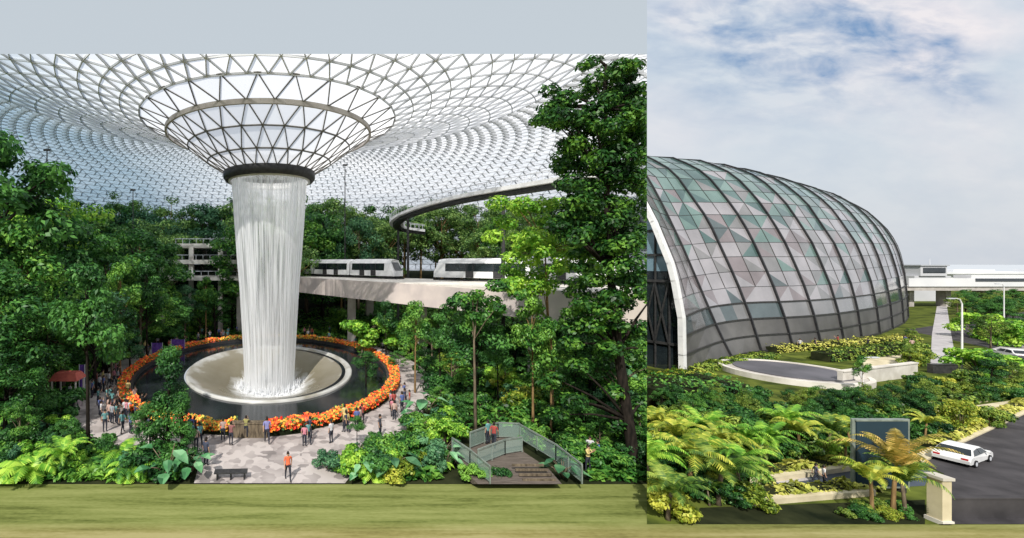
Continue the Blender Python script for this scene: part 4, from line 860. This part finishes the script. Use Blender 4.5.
def outn(t, j):
    a = DP(t, j); u = DP(min(t+.1, 12.99), j)-DP(max(t-.1, 0), j); v = DP(t, min(j+1, N-1))-DP(t, max(j-1, 0)); n = u.cross(v); n.normalize(); return n if n.y < .3 or n.z > 0 else -n
M['rib'] = basic('dome_rib', (.025, .026, .028), (.012, .012, .014), 2, .45, .4)
for t in list(range(1, 13)):
    m = MB()
    for j in range(0, 30): 
        a, b = DP(t, j), DP(t, j+1); n = outn(t, j); m.bar(a+n*.08, b+n*.08+(b-a)*.05, .24, .34, n)
    m.build('rib', M['rib'], dome, loc=o0)
m = MB()     # fine glazing bars
for t in cuts:
    if t == int(t) or t > 11: continue
    for j in range(4, 27): a, b = DP(t, j), DP(t, j+1); m.bar(a, b, .07, .1, outn(t, j))
for j in range(3, 27):
    for a, b in zip(cuts, cuts[1:]):
        m.bar(DP(a, j), DP(b, j), .06, .08, outn(a, j))
m.build('glazing_bar', M['steel_dark'], dome, loc=o0)
m = MB()
for j in (0, 1, 2, 3):
    for a, b in zip(cuts, cuts[1:]):
        if b > a: p, q = DP(a, j)+outn(a, j)*.08, DP(b, j)+outn(b, j)*.08; m.bar(p, q, .16, .22 if j else .6, Vector((0, 0, 1)))
m.build('base_louvre', M['steel_dark'], dome, loc=o0)
m = MB()
for j in range(0, 35): a, b = DP(0, j), DP(0, j+1); m.bar(a, b+(b-a)*.06, .7, .5, Vector((-.92, -.4, 0)).cross(b-a).normalized() if False else (b-a).cross(Vector((.92, .4, 0))).normalized())
m.build('arch_rim', M['white'], dome, loc=o0)
# glazed end wall
B0 = Vector((base[0][0], base[0][1], 0))+Vector((.7, .3, 0)); m = MB(); g = MB()
H0 = lambda d: interp(p0[:27], d) if d > .12 else 6
ds = [0.15+1.5*i for i in range(26)]
for a, b in zip(ds, ds[1:]):
    for z0 in range(0, 30, 2):
        for zz in (z0,):
            ha, hb = H0(a), H0(b)
            A0, A1, B1 = min(zz, ha), min(zz+2, ha), min(zz+2, hb); Bq = min(zz, hb)
            if B1-Bq < .01 and A1-A0 < .01: continue
            g.add([B0+NRM[0]*a+Vector((0, 0, A0)), B0+NRM[0]*b+Vector((0, 0, Bq)), B0+NRM[0]*b+Vector((0, 0, B1)), B0+NRM[0]*a+Vector((0, 0, A1))], [(0, 1, 2, 3)], 1 if zz < 11 else 0)
    off = Vector((-.12, -.05, 0)); m.bar(B0+NRM[0]*b+off, B0+NRM[0]*b+off+Vector((0, 0, H0(b))), .12, .2, Vector((1, 0, 0)))
    zt = min(H0(a), 10.6)
    if b > 2: m.bar(B0+NRM[0]*a+off*2+Vector((0, 0, 3.2)), B0+NRM[0]*b+off*2+Vector((0, 0, zt)), .15, .15); m.bar(B0+NRM[0]*b+off*2+Vector((0, 0, 3.2)), B0+NRM[0]*a+off*2+Vector((0, 0, zt)), .15, .15)
for z in (3.2, 10.8, 14, 17):
    d0 = next(d for d in [q*.05 for q in range(3, 400)] if H0(d) > z); m.bar(B0+NRM[0]*d0+Vector((-.14, -.06, z)), B0+NRM[0]*36+Vector((-.14, -.06, z)), .2, .3)
gw_ = g.build('glass_wall', [glassy('end_glass_pale', (.22, .32, .38), (.12, .2, .25), .15, 0, .8), M['glass_dark']], dome, loc=o0); m.build('mullion', M['steel_dark'], gw_)
tag(dome, 'huge glass and steel dome with dark curved ribs and a mosaic of triangular panels', 'building')
# --- service hatches at the foot of the dome
# --- planter ring
c = G(790, 375); ax = Vector((c.x, c.y, 0)).normalized(); bx = Vector((ax.y, -ax.x, 0)); pr = empty('round_planter', c)
def pl(r, h0, a): return bx*(6.1*r*math.cos(a))+ax*(6.2*r*math.sin(a))+Vector((0, 0, h0))
def band(prof, mat, name):
    m = MB(); n = 64; vs = [pl(r, z, 2*PI*j/n) for r, z in prof for j in range(n)]
    m.add(vs, [(i*n+j, i*n+(j+1) % n, (i+1)*n+(j+1) % n, (i+1)*n+j) for i in range(len(prof)-1) for j in range(n)]); return m.build(name, mat, pr)
band([(1.0, 0), (1.0, .6), (.93, .6), (.93, .5)], M['concrete_pale'], 'ring_wall'); band([(.93, .52), (.78, .52)], M['concrete'], 'ledge'); band([(.78, .5), (.78, .62), (.72, .62), (.4, .64), (.01, .66)], glassy('planter_roof', (.13, .125, .145), (.06, .06, .07), .5), 'roof_disc')
tag(pr, 'low round pale concrete skylight with a dark flat top in front of the dome', 'planter')
# --- far buildings, bridge
def hall(x0, x1, y0, y1, z0, z1, e, mat, name='wall'): m = MB(); m.box(((x0+x1)/2, (y0+y1)/2, (z0+z1)/2), (x1-x0, y1-y0, z1-z0)); return m.build(name, mat, e)
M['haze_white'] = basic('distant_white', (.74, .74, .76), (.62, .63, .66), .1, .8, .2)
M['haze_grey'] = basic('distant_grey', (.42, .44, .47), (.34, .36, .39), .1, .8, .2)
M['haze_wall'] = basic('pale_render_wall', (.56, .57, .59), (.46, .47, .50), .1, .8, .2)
far_y = 270
t = empty('terminal_building', (440, far_y, 0)); hall(-105, 260, 0, 30, 0, 6.2, t, M['haze_white']); hall(-108, 262, -2, 31, 6.2, 7.4, t, M['haze_white'], 'roof')
for i in range(30): m = MB(); m.box((-95+i*12, -.06, 4), (9, .1, 2.0)); m.build('window_band', M['haze_grey'], t)
for x, w in ((-30, 26), (30, 40), (110, 30)): hall(x, x+w, 6, 20, 7.4, 8.8, t, M['haze_white'], 'plant_room')
tag(t, 'long low white building on the horizon behind the elevated bridge', 'building')
Y = 150; t = empty('control_building', ((932-CX)/F*Y, Y, 0)); hall(-6, 6.5, 0, 8, 0, 8.6, t, M['haze_wall']); hall(-4.6, 4.4, -.5, 7, 8.6, 12.0, t, M['haze_wall'], 'upper_storey'); m = MB(); m.box((0, -.56, 10.5), (7.6, .1, 1.8)); m.build('window_band', M['glass_dark'], t); hall(-5, 4.8, -.9, 7.4, 12.0, 12.4, t, M['haze_grey'], 'roof')
m = MB(); m.tube([(3.5, 3, 12.4), (3.5, 3, 14.6)], [.15, .08], 6); m.build('aerial', M['steel'], t)
tag(t, 'small white building with a dark window band on top, right of the dome', 'building')
Y = 128; br = empty('elevated_bridge', (215, Y, 0))
x0, x1 = (905-CX)/F*Y-215, (1150-CX)/F*Y-215
m = MB(); m.box(((x0+x1)/2, 4, 5.6), (x1-x0, 9, 1.2)); m.build('deck', M['concrete'], br)
m = MB(); m.box(((x0+x1)/2, -.7, 7.4), (x1-x0, .3, 2.4)); m.build('parapet', M['haze_white'], br)
m = MB(); m.box(((988-CX)/F*Y-215+20, -.9, 8.1), (50, .12, .9)); m.build('window_strip', M['glass_dark'], br)
m = MB(); m.box(((988-CX)/F*Y-215+20, 1, 9.0), (52, 3.5, 1.0)); m.build('canopy', M['haze_white'], br)
for i in range(7): m = MB(); m.box((x0+6+i*11, 4, 2.5), (1.4, 2.2, 5)); m.build('pier', M['concrete'], br)
tag(br, 'pale elevated road bridge running across behind the trees at right', 'bridge')
# --- hedges: leaf boxes
def hedge(pts, h, w, mat, label, seed, dens=42, L=.34):
    P = [G(a, b) for a, b in pts]; rg = np.random.default_rng(seed); e = empty('hedge', P[0]); V = []; core = MB()
    for a, b in zip(P, P[1:]):
        ln = (b-a).length; d = (b-a)/ln; s = Vector((-d.y, d.x, 0)); n = int(ln*(dens if h > .8 else 110)*(h+w)/2)
        t = rg.uniform(0, ln, n); u = rg.uniform(-1, 1, n); hz = h*(.85+.2*np.sin(t*1.7+seed)+.12*np.sin(t*4.1)); f = rg.uniform(0, 1, n) < .55
        zz = np.where(f, hz*rg.uniform(.88, 1.06, n), hz*rg.uniform(0, 1, n)); uu = np.where(f, u, np.sign(u)*rg.uniform(.9, 1.08, n))*w/2
        c = np.array(a-P[0])+t[:, None]*np.array(d)+uu[:, None]*np.array(s); c[:, 2] += zz; nr = np.zeros((n, 3)); nr[:, 2] = 1; nr += uu[:, None]*np.array(s)*2/w
        V.append(leaves(rg, c, nr, L, L*.6)); core.bar(a-P[0]+Vector((0, 0, h*.4)), b-P[0]+Vector((0, 0, h*.4)), w*.8, h*.75)
    link('foliage', quadmesh('foliage', np.concatenate(V), [mat]), e); core.build('branches', M['soil'], e); return tag(e, label, 'hedge')
hedge([(640, 404), (722, 396)], 2.2, 5.5, M['leaf_mid'], 'clipped dark green hedge at the left foot of the dome', 1)
hedge([(768, 352), (850, 346), (912, 341)], 1.0, 2.2, M['leaf_verge'], 'long yellow-green hedge along the foot of the dome', 2)
hedge([(690, 372), (770, 357)], .7, 2.0, M['leaf_out'], 'thin low hedge between the arch of the dome and the round planter', 3)
hedge([(820, 361), (905, 352)], 1.4, 2.2, M['leaf_out'], 'dark green hedge in front of the yellow-green one', 4)
hedge([(640, 386), (700, 374)], .6, 3.0, M['leaf_yel'], 'low yellowish strip of planting beside the arch of the dome', 5)
hedge([(905, 412), (1024, 392)], .7, 1.2, M['leaf_out'], 'low hedge between the two pale strips at right', 6)
hedge([(930, 448), (1024, 405), (1070, 385)], .45, .8, M['leaf_verge'], 'thin yellow hedge along the edge of the road', 7)
hedge([(752, 477), (857, 463)], .5, .9, M['leaf_verge'], 'yellow hedge along the far side of the narrow side road', 8)
hedge([(748, 498), (872, 489)], .5, .9, M['leaf_verge'], 'yellow hedge along the near side of the narrow side road', 9)
m = MB(); a, b = G(840, 386), G(915, 376); m.bar(a+Vector((0, 0, .75)), b+Vector((0, 0, .75)), .4, 1.5); m.bar(a+Vector((0, 0, 1.55)), b+Vector((0, 0, 1.55)), .55, .12); tag(m.build('low_wall', M['concrete_pale']), 'low pale wall right of the round planter', 'wall')
# --- shrubs and small trees
def T2(key, px, py, ytop, label, group=None, wid=1.0, name='tree', cat='tree'):
    p = G(px, py); return plant(key, name, p.x, p.y, 0, (py-ytop)*p.y/F, label, cat, group, wid, crown='crown' if cat == 'tree' else 'foliage', trunk='trunk' if cat == 'tree' else 'stem')
rr = random.Random(8)
def band2(n, x0, x1, y0, y1, keys, h0, h1, label, wid=.8, cat='shrub'):
    for i in range(n):
        px, py = rr.uniform(x0, x1), rr.uniform(y0, y1); k = rr.choice(keys); p = G(px, py)
        nm = 'palm' if 'palm' in k else ('tree' if not k.startswith('shrub') else 'shrub'); tn = {'palm': ('fronds', 'trunk'), 'tree': ('crown', 'trunk'), 'shrub': ('foliage', 'stem')}[nm]
        kind = {'palm_g': 'green feathery palm', 'palm_y': 'yellowish palm', 'palm_l': 'bright green palm'}.get(k, {'shrub_out': 'sunlit green shrub', 'shrub_dar': 'dark green shrub', 'shrub_lit': 'bright green shrub', 'shrub_yel': 'yellow-green shrub', 'shrub_mid': 'mid green shrub'}.get(k[:9], 'small dark round tree' if 'dark' in k else 'small sunlit round tree'))
        plant(k, nm, p.x, p.y, 0, rr.uniform(h0, h1), kind+' '+label, nm, kind+' '+label, wid, crown=tn[0], trunk=tn[1])
SO = ['shrub_out_a', 'shrub_out_b', 'shrub_dark_b', 'shrub_out_c', 'shrub_dark_a']
band2(42, 650, 930, 412, 430, ['out_a', 'dark_a', 'out_b', 'mid_a', 'dark_b', 'shrub_dark_c'], 2.1, 3.2, 'in the dark belt below the round planter', .85)
band2(34, 650, 900, 428, 446, SO, 1.5, 2.4, 'below the dark belt of small trees')
band2(16, 640, 770, 440, 478, SO+['shrub_yel_a', 'shrub_lite_b', 'palm_g'], 1.3, 2.6, 'at the left above the lower edge')
band2(20, 640, 760, 478, 516, SO+['palm_g', 'shrub_yel_b', 'palm_g'], 1.0, 2.0, 'in the lower left corner of the garden by the dome')
band2(10, 770, 925, 508, 521, SO+['shrub_yel_b'], .5, .8, 'below the side road')
band2(14, 755, 860, 444, 460, SO+['palm_y', 'shrub_lite_a'], 1.0, 1.6, 'above the side road')
band2(30, 905, 1040, 378, 402, SO+['shrub_yel_a', 'shrub_lite_a'], 1.0, 1.8, 'between the forecourt and the road')
band2(16, 880, 1000, 418, 440, SO+['shrub_yel_a'], 1.0, 1.8, 'above the road verge')
band2(30, 952, 1040, 306, 324, ['dark_a', 'out_a', 'dark_b', 'mid_a'], 3.6, 6.0, 'under the elevated bridge', 1.0)
band2(10, 972, 1040, 334, 352, ['out_a', 'shrub_lite_a', 'dark_c', 'shrub_lite_b'], 3.0, 5.5, 'beside the street lamp', .9)
band2(8, 905, 921, 340, 372, ['shrub_out_a', 'out_b', 'shrub_yel_a'], 1.8, 3.6, 'left of the white path', .8)
for a in ((980, 374, 346, 'shrub_lite_b', 'glowing lime-green bush right of the street lamp', 1.0, 'shrub', 'shrub'), (990, 398, 352, 'dark_c', 'dark round tree right of the white path, before the road', .8, 'tree', 'tree'), (1012, 392, 360, 'out_a', 'sunlit round tree near the right border', .8, 'tree', 'tree'), (893, 412, 380, 'out_b', 'layered sunlit tree left of the white path', .8, 'tree', 'tree'), (960, 430, 396, 'shrub_yel_c', 'yellow bush just above the car', .8, 'shrub', 'shrub')):
    T2(a[3], a[0], a[1], a[2], a[4], None, a[5], a[6], a[7])
def P2(key, px, py, h, label, wid=.8): p = G(px, py); e = plant(key, 'palm', p.x, p.y, 0, h, label, 'palm', None, wid, crown='fronds')
P2('palm_o', 893, 514, 5.0, 'large palm with tall yellow-orange fronds in front of the dark blue board', .72); P2('palm_y', 872, 516, 3.6, 'smaller yellow palm at the left foot of the orange one', .7)
P2('palm_g', 905, 518, 3.6, 'green palm to the right of the orange one', .7); P2('palm_y', 800, 458, 3.4, 'yellow palm above the side road', .8); P2('palm_l', 765, 470, 3.6, 'bright green palm left of the side road', .8); P2('palm_g', 828, 455, 3.2, 'green palm above the middle of the side road', .8)
for px, py, h, kk, w_ in ((660, 448, 3.6, 'palm_y', .8), (700, 452, 3.4, 'palm_l', .9), (690, 492, 4.2, 'palm_y', .9), (740, 500, 3.8, 'palm_l', .8), (650, 495, 4.0, 'palm_l', .8), (785, 448, 3.6, 'palm_l', .8), (850, 452, 3.2, 'palm_y', .7), (720, 470, 3.6, 'palm_y', .8)):
    p = G(px, py); plant(kk, 'palm', p.x, p.y, 0, h, 'upright feathery palm with %s fronds in the near garden by the dome' % ('yellow' if kk == 'palm_y' else 'bright green'), 'palm', 'upright %s palms' % ('yellow' if kk == 'palm_y' else 'bright green'), w_, crown='fronds')
P2('palm_y', 678, 466, 3.8, 'yellow-green palm near the left border', .8); P2('palm_g', 718, 505, 3.6, 'big drooping palm at the bottom left, leaning fronds', 1.0); P2('palm_l', 742, 468, 3.4, 'bright palm above the drooping one', .8); P2('palm_y', 925, 442, 2.8, 'yellow palm just left of the car', .7); P2('palm_g', 668, 520, 3.0, 'dark drooping palm in the bottom left corner', 1.0); P2('palm_y', 845, 470, 3.0, 'yellow palm left of the dark blue board', .7)
for px, py, yt, kk in ((862, 395, 355, 'slim_a'), (812, 440, 398, 'slim_b')): T2(kk, px, py, yt, 'slender young tree %s' % ('right of the round planter' if px > 850 else 'above the side road'), None, .7)
# --- sign board
p = G(880, 492); e = empty('sign_board', p, -.0); m = MB(); m.box((0, 0, 2.2), (2.9, .22, 3.7)); m.build('panel', glassy('board_blue', (.022, .05, .075), (.01, .025, .04), .4, 0, .3), e); m = MB()
for a, b in (((-1.5, 0, 4.1), (1.5, 0, 4.1)), ((-1.5, 0, .32), (1.5, 0, .32)), ((-1.5, 0, .3), (-1.5, 0, 4.15)), ((1.5, 0, .3), (1.5, 0, 4.15))): m.bar(a, b, .26, .09, Vector((0, 1, 0)) if a[0] == b[0] else Vector((0, 0, 1)))
m.build('frame', M['rail'], e)
for s in (-1.2, 1.2): m = MB(); m.box((s, 0, .13), (.22, .3, .27)); m.build('leg', M['steel_dark'], e)
tag(e, 'tall dark blue board in a thin frame standing behind the orange palm', 'board')
# --- gate pillar
p = G(939, 522); e = empty('gate_pillar', p); m = MB(); m.box((0, 0, 1.1), (.46, .55, 2.2)); m.build('shaft', M['path_beige'], e); m = MB(); m.box((0, 0, 2.28), (.6, .7, .14)); m.build('cap', M['concrete_pale'], e); m = MB(); m.box((0, 0, .1), (.58, .67, .2)); m.build('plinth', M['concrete_pale'], e); tag(e, 'beige concrete pillar at the corner of the road, bottom edge', 'pillar')
a = G(946, 521); m = MB(); m.bar(a+Vector((0, .3, .5)), a+Vector((30, .3, .5)), .25, 1.0); m.bar(a+Vector((0, .3, 1.04)), a+Vector((30, .3, 1.04)), .32, .08); tag(m.build('low_wall', M['asphalt']), 'dark low wall running right from the beige pillar', 'wall')
# --- street lamps
def lamp(px, py, h, label, arm=-1):
    p = G(px, py); e = empty('street_lamp', p); m = MB(); m.tube([(0, 0, 0), (0, 0, h*.92), (arm*.25, 0, h*.985), (arm*.8, 0, h)], [.10, .07, .055, .045], 8); m.build('pole', M['white'], e)
    m = MB(); m.box((arm*1.3, 0, h-.02), (.8, .24, .1)); m.box((arm*1.3, 0, h-.09), (.6, .18, .05)); m.build('lamp_head', M['steel'], e); m = MB(); m.tube([(0, 0, 0), (0, 0, .5)], .2, 8); m.build('base', M['concrete'], e); tag(e, label, 'street lamp')
lamp(962, 372, 8.8, 'tall white street lamp with one short arm beside the white path'); lamp(1004, 330, 9.0, 'distant white street lamp before the elevated bridge'); lamp(862, 388, 3.2, 'short white lamp post right of the round planter', 1)
m = MB(); a, b = G(930, 373), G(955, 373); m.bar(a+Vector((0, 0, .5)), b+Vector((0, 0, .5)), .5, 1.0); m.bar(a+Vector((0, 0, 1.03)), b+Vector((0, 0, 1.03)), .6, .08); tag(m.build('low_wall', M['steel_dark']), 'short dark wall across the near end of the white path', 'wall')
# --- car
def car(px, py, rz, label, s=1.0, paint=None):
    e = empty('parked_car', G(px, py), rz); e.scale = (s, s, s*.86); W = .88
    side = [(-2.15, .35), (-2.2, .62), (-2.12, .86), (-1.75, .95), (-1.15, 1.42), (-.5, 1.50), (.35, 1.46), (1.0, 1.02), (1.75, .92), (2.12, .74), (2.18, .5), (2.12, .32)]
    m = MB(); rows = []
    for y, inset in ((-W, .0), (-W+.06, 0.0), (0, 0), (W-.06, 0), (W, 0)):
        rows.append([(x*(1 if abs(y) < W else .985), (y if z < 1.0 else y*(1-.22*(z-1.0)/.5)), z-(0 if abs(y) < W else .02)) for x, z in side])
    k = len(side); vs = [p for r in rows for p in r]; fs = [(i*k+j, i*k+(j+1) % k, (i+1)*k+(j+1) % k, (i+1)*k+j) for i in range(4) for j in range(k)]+[tuple(range(k))[::-1], tuple(4*k+j for j in range(k))]
    m.add(vs, fs); m.build('body', paint or M['white'], e)
    gx = lambda z: W*(1-.22*(z-1.0)/.5)+.008
    for s_ in (-1, 1):
        for pts in ([(-1.5, 1.0), (-1.12, 1.36), (-.42, 1.43), (-.42, 1.0)], [(-.34, 1.0), (-.34, 1.43), (.3, 1.40), (.84, 1.02)]):
            m = MB(); m.add([(x, s_*gx(z), z) for x, z in pts], [(0, 1, 2, 3)]); m.build('side_window', M['glass_dark'], e)
    for pts in ([(.42, 1.425), (.97, 1.045)], [(-1.2, 1.40), (-1.7, .995)]):
        (xa, za), (xb, zb) = pts; sg = 1 if xa > 0 else -1; o = .03; m = MB(); m.add([(xa+sg*o, -.68, za+o), (xa+sg*o, .68, za+o), (xb+sg*o, .8, zb+o), (xb+sg*o, -.8, zb+o)], [(0, 1, 2, 3)]); m.build('windscreen' if xa > 0 else 'rear_window', M['glass_dark'], e)
    for x in (-1.35, 1.35):
        for y in (-W+.06, W-.06):
            m = MB(); m.tube([(x, y-.12, .32), (x, y+.12, .32)], .32, 18); w = m.build('wheel', M['black'], e); m = MB(); m.tube([(x, y-.13, .32), (x, y+.13, .32)], .19, 12); m.build('rim', M['steel'], w)
    for y in (-.62, .62): m = MB(); m.box((2.13, y, .68), (.1, .34, .14)); m.build('headlight', M['haze_white'], e); m = MB(); m.box((-2.16, y, .74), (.08, .3, .14)); m.build('tail_light', basic('tail_red', (.5, .02, .02)), e)
    m = MB(); m.box((2.16, 0, .5), (.08, 1.0, .16)); m.build('grille', M['black'], e)
    for y in (-1, 1): m = MB(); m.box((.75, y*.97, 1.03), (.16, .14, .1)); m.build('mirror', paint or M['white'], e)
    return tag(e, label, 'car')
car(962, 460, .36, 'white car on the road at the lower right', .85)
for i, (px, py, c) in enumerate(((1012, 358, M['white']), (1022, 366, M['steel_dark']))): car(px, py, 1.1, ('white' if i == 0 else 'dark grey')+' car parked far off on the forecourt by the right border', 1, c)
for i, (px, py, cc) in enumerate(((824, 486, (.7, .7, .72)), (816, 484, (.1, .1, .15)))):
    p = G(px, py); person(i, p.x, p.y, 0, 1.0, cc, ['person in a white top on the narrow side road', 'person in dark clothes on the narrow side road'][i], s=.72)
for i, (px, py) in enumerate(((800, 350), (815, 349), (838, 346), (905, 346), (912, 350), (868, 349))):
    p = G(px, py); person(i % 3, p.x, p.y, 0, R.uniform(0, 6), cols[i], 'tiny visitor walking along the foot of the dome', 'visitors at the foot of the dome')
PANEL = None
# ================================================================== FIT EACH GARDEN TO ITS PLOT
bpy.context.view_layer.update()
cv = Vector((0, 0, CZ))
def pln(n): n = Vector(n).normalized(); return n
PL = {'L': [pln((1, -(647-CX)/F, 0)), pln((0, -(HY-54)/F, 1)), pln((0, -(484-HY)/F, -1))],
      'R': [pln((-1, (647-CX)/F, 0)), pln((0, -(524-HY)/F, -1))]}
dead = []
for o in list(C.objects):
    pn = PAN.get(o.name)
    if not pn or o.type != 'MESH': continue
    mw = o.matrix_world; co = [mw @ Vector(c) for c in o.bound_box]; hit = []; out = False
    for n in PL[pn]:
        ds_ = [(c-cv).dot(n) for c in co]
        if min(ds_) > 0: out = True
        elif max(ds_) > 1e-4: hit.append(n)
    if out: dead.append(o); continue
    if not hit: continue
    if o.get('kind') == 'structure' and len(o.data.polygons) < 5 and pn == 'L' and False: continue
    o.data = o.data.copy(); bm = bmesh.new(); bm.from_mesh(o.data); inv = mw.inverted(); 
    for n in hit:
        pl_co = inv @ cv; pl_n = (mw.to_3x3().transposed() @ n).normalized()
        bmesh.ops.bisect_plane(bm, geom=list(bm.verts)+list(bm.edges)+list(bm.faces), plane_co=pl_co, plane_no=pl_n, clear_outer=True, dist=1e-5)
    nf = len(bm.faces); bm.to_mesh(o.data); bm.free()
    if nf == 0: dead.append(o)
for o in dead:
    for c in list(o.children):
        if c not in dead: pass
    bpy.data.objects.remove(o)
ch = True
while ch:
    ch = False
    for o in list(C.objects):
        if o.type == 'EMPTY' and not o.children: bpy.data.objects.remove(o); ch = True
# orphaned sub-parts (their part was outside the plot)
for o in list(C.objects):
    if o.parent is None and o.type == 'MESH' and 'label' not in o and o.get('kind') is None: bpy.data.objects.remove(o)
# ================================================================== SKY AND SUN
SE, SA = 44.0, (-.40, -.92)
sd = Vector((SA[0], SA[1], 0)).normalized()*math.cos(D(SE))+Vector((0, 0, math.sin(D(SE))))
l = bpy.data.lights.new('sun', 'SUN'); l.energy = 4.8; l.angle = D(.6); l.color = (1, .95, .87); so = bpy.data.objects.new('sun', l); C.objects.link(so); so.rotation_euler = (-sd).to_track_quat('-Z', 'Y').to_euler(); so.location = (0, 0, 80)
w = bpy.data.worlds.new('World'); S.world = w; w.use_nodes = True; t = w.node_tree; t.nodes.clear()
def wn(k, **kw):
    q = t.nodes.new(k)
    for a, b in kw.items():
        if a in q.inputs: q.inputs[a].default_value = b
        else: setattr(q, a, b)
    return q
ln = t.links.new
def math_(op, a, b=None, c=None, clamp=False):
    q = wn('ShaderNodeMath', operation=op, use_clamp=clamp)
    for i, v in enumerate((a, b, c)):
        if v is None: continue
        if hasattr(v, 'is_output'): ln(v, q.inputs[i])
        else: q.inputs[i].default_value = v
    return q.outputs[0]
out = wn('ShaderNodeOutputWorld'); bg1 = wn('ShaderNodeBackground', Strength=.09); bg2 = wn('ShaderNodeBackground', Strength=1.0); ads = wn('ShaderNodeMixShader', Fac=.88)
sky = wn('ShaderNodeTexSky'); sky.sky_type = 'NISHITA'; sky.sun_disc = False; sky.sun_elevation = D(SE); sky.sun_rotation = math.atan2(sd.x, sd.y); sky.air_density = 1.5; sky.dust_density = 3
ln(sky.outputs[0], bg1.inputs[0]); ln(bg1.outputs[0], ads.inputs[1]); ln(bg2.outputs[0], ads.inputs[2]); ln(ads.outputs[0], out.inputs[0])
tc = wn('ShaderNodeTexCoord'); sp = wn('ShaderNodeSeparateXYZ'); ln(tc.outputs['Generated'], sp.inputs[0])
yy_ = math_('MAXIMUM', sp.outputs['Y'], .02); u = math_('DIVIDE', sp.outputs['X'], yy_); v = math_('DIVIDE', sp.outputs['Z'], yy_)
cb_ = wn('ShaderNodeCombineXYZ'); ln(u, cb_.inputs[0]); ln(v, cb_.inputs[1])
def noise(sx, sy, rot, det, off=0):
    mp = wn('ShaderNodeMapping'); mp.inputs['Scale'].default_value = (sx, sy, 1); mp.inputs['Rotation'].default_value = (0, 0, rot); mp.inputs['Location'].default_value = (off, off*.7, 0)
    ln(cb_.outputs[0], mp.inputs[0]); nz = wn('ShaderNodeTexNoise', Scale=1.0, Detail=det); nz.inputs['Roughness'].default_value = .55; nz.inputs['Distortion'].default_value = .4; ln(mp.outputs[0], nz.inputs[0]); return nz.outputs['Fac']
n1 = noise(5.5, 14, .5, 6, 1.3); n2 = noise(1.6, 3.2, .3, 5, 4.0); n3 = noise(14, 30, .5, 4, 2.0)
def blob(cx, cy, rx, ry):
    a = math_('DIVIDE', math_('SUBTRACT', u, cx), rx); b = math_('DIVIDE', math_('SUBTRACT', v, cy), ry)
    d2 = math_('ADD', math_('MULTIPLY', a, a), math_('MULTIPLY', b, b)); return math_('POWER', 2.718, math_('MULTIPLY', d2, -1.0))
U = lambda px: (px-CX)/F
V_ = lambda py: (HY-py)/F
b1 = blob(U(795), V_(45), .25, .12); b2 = blob(U(925), V_(50), .10, .07); b3 = blob(U(755), V_(15), .22, .04); b4 = blob(U(965), V_(90), .07, .05)
bl = math_('ADD', math_('ADD', b1, math_('MULTIPLY', b2, .9)), math_('ADD', math_('MULTIPLY', b3, .7), math_('MULTIPLY', b4, .55)))
den = math_('MULTIPLY', math_('MULTIPLY', math_('SUBTRACT', math_('ADD', math_('MULTIPLY', n3, .35), n1), .54), 3.0, clamp=True), math_('MULTIPLY', math_('ADD', bl, .10), 1.1, clamp=True))
def mixc(f, a, b):
    q = wn('ShaderNodeMix', data_type='RGBA')
    if hasattr(f, 'is_output'): ln(f, q.inputs['Factor'])
    else: q.inputs['Factor'].default_value = f
    for k_, c_ in (('A', a), ('B', b)):
        if hasattr(c_, 'is_output'): ln(c_, q.inputs[k_])
        else: q.inputs[k_].default_value = (*c_, 1)
    return q.outputs['Result']
hz = math_('MULTIPLY', v, 1.9, clamp=True)
wh = mixc(math_('MULTIPLY', math_('SUBTRACT', n2, .40), 4.0, clamp=True), lin((216, 226, 236)), lin((250, 244, 246)))
cl_c = mixc(hz, lin((222, 227, 234)), wh)
cloud = mixc(den, cl_c, lin((108, 150, 198)))
side_ = math_('GREATER_THAN', u, U(647))
flat = lin((205, 214, 221))
fin = mixc(side_, flat, cloud)
ln(fin, bg2.inputs[0])
S.render.engine = 'CYCLES'
S.cycles.transparent_max_bounces = 16
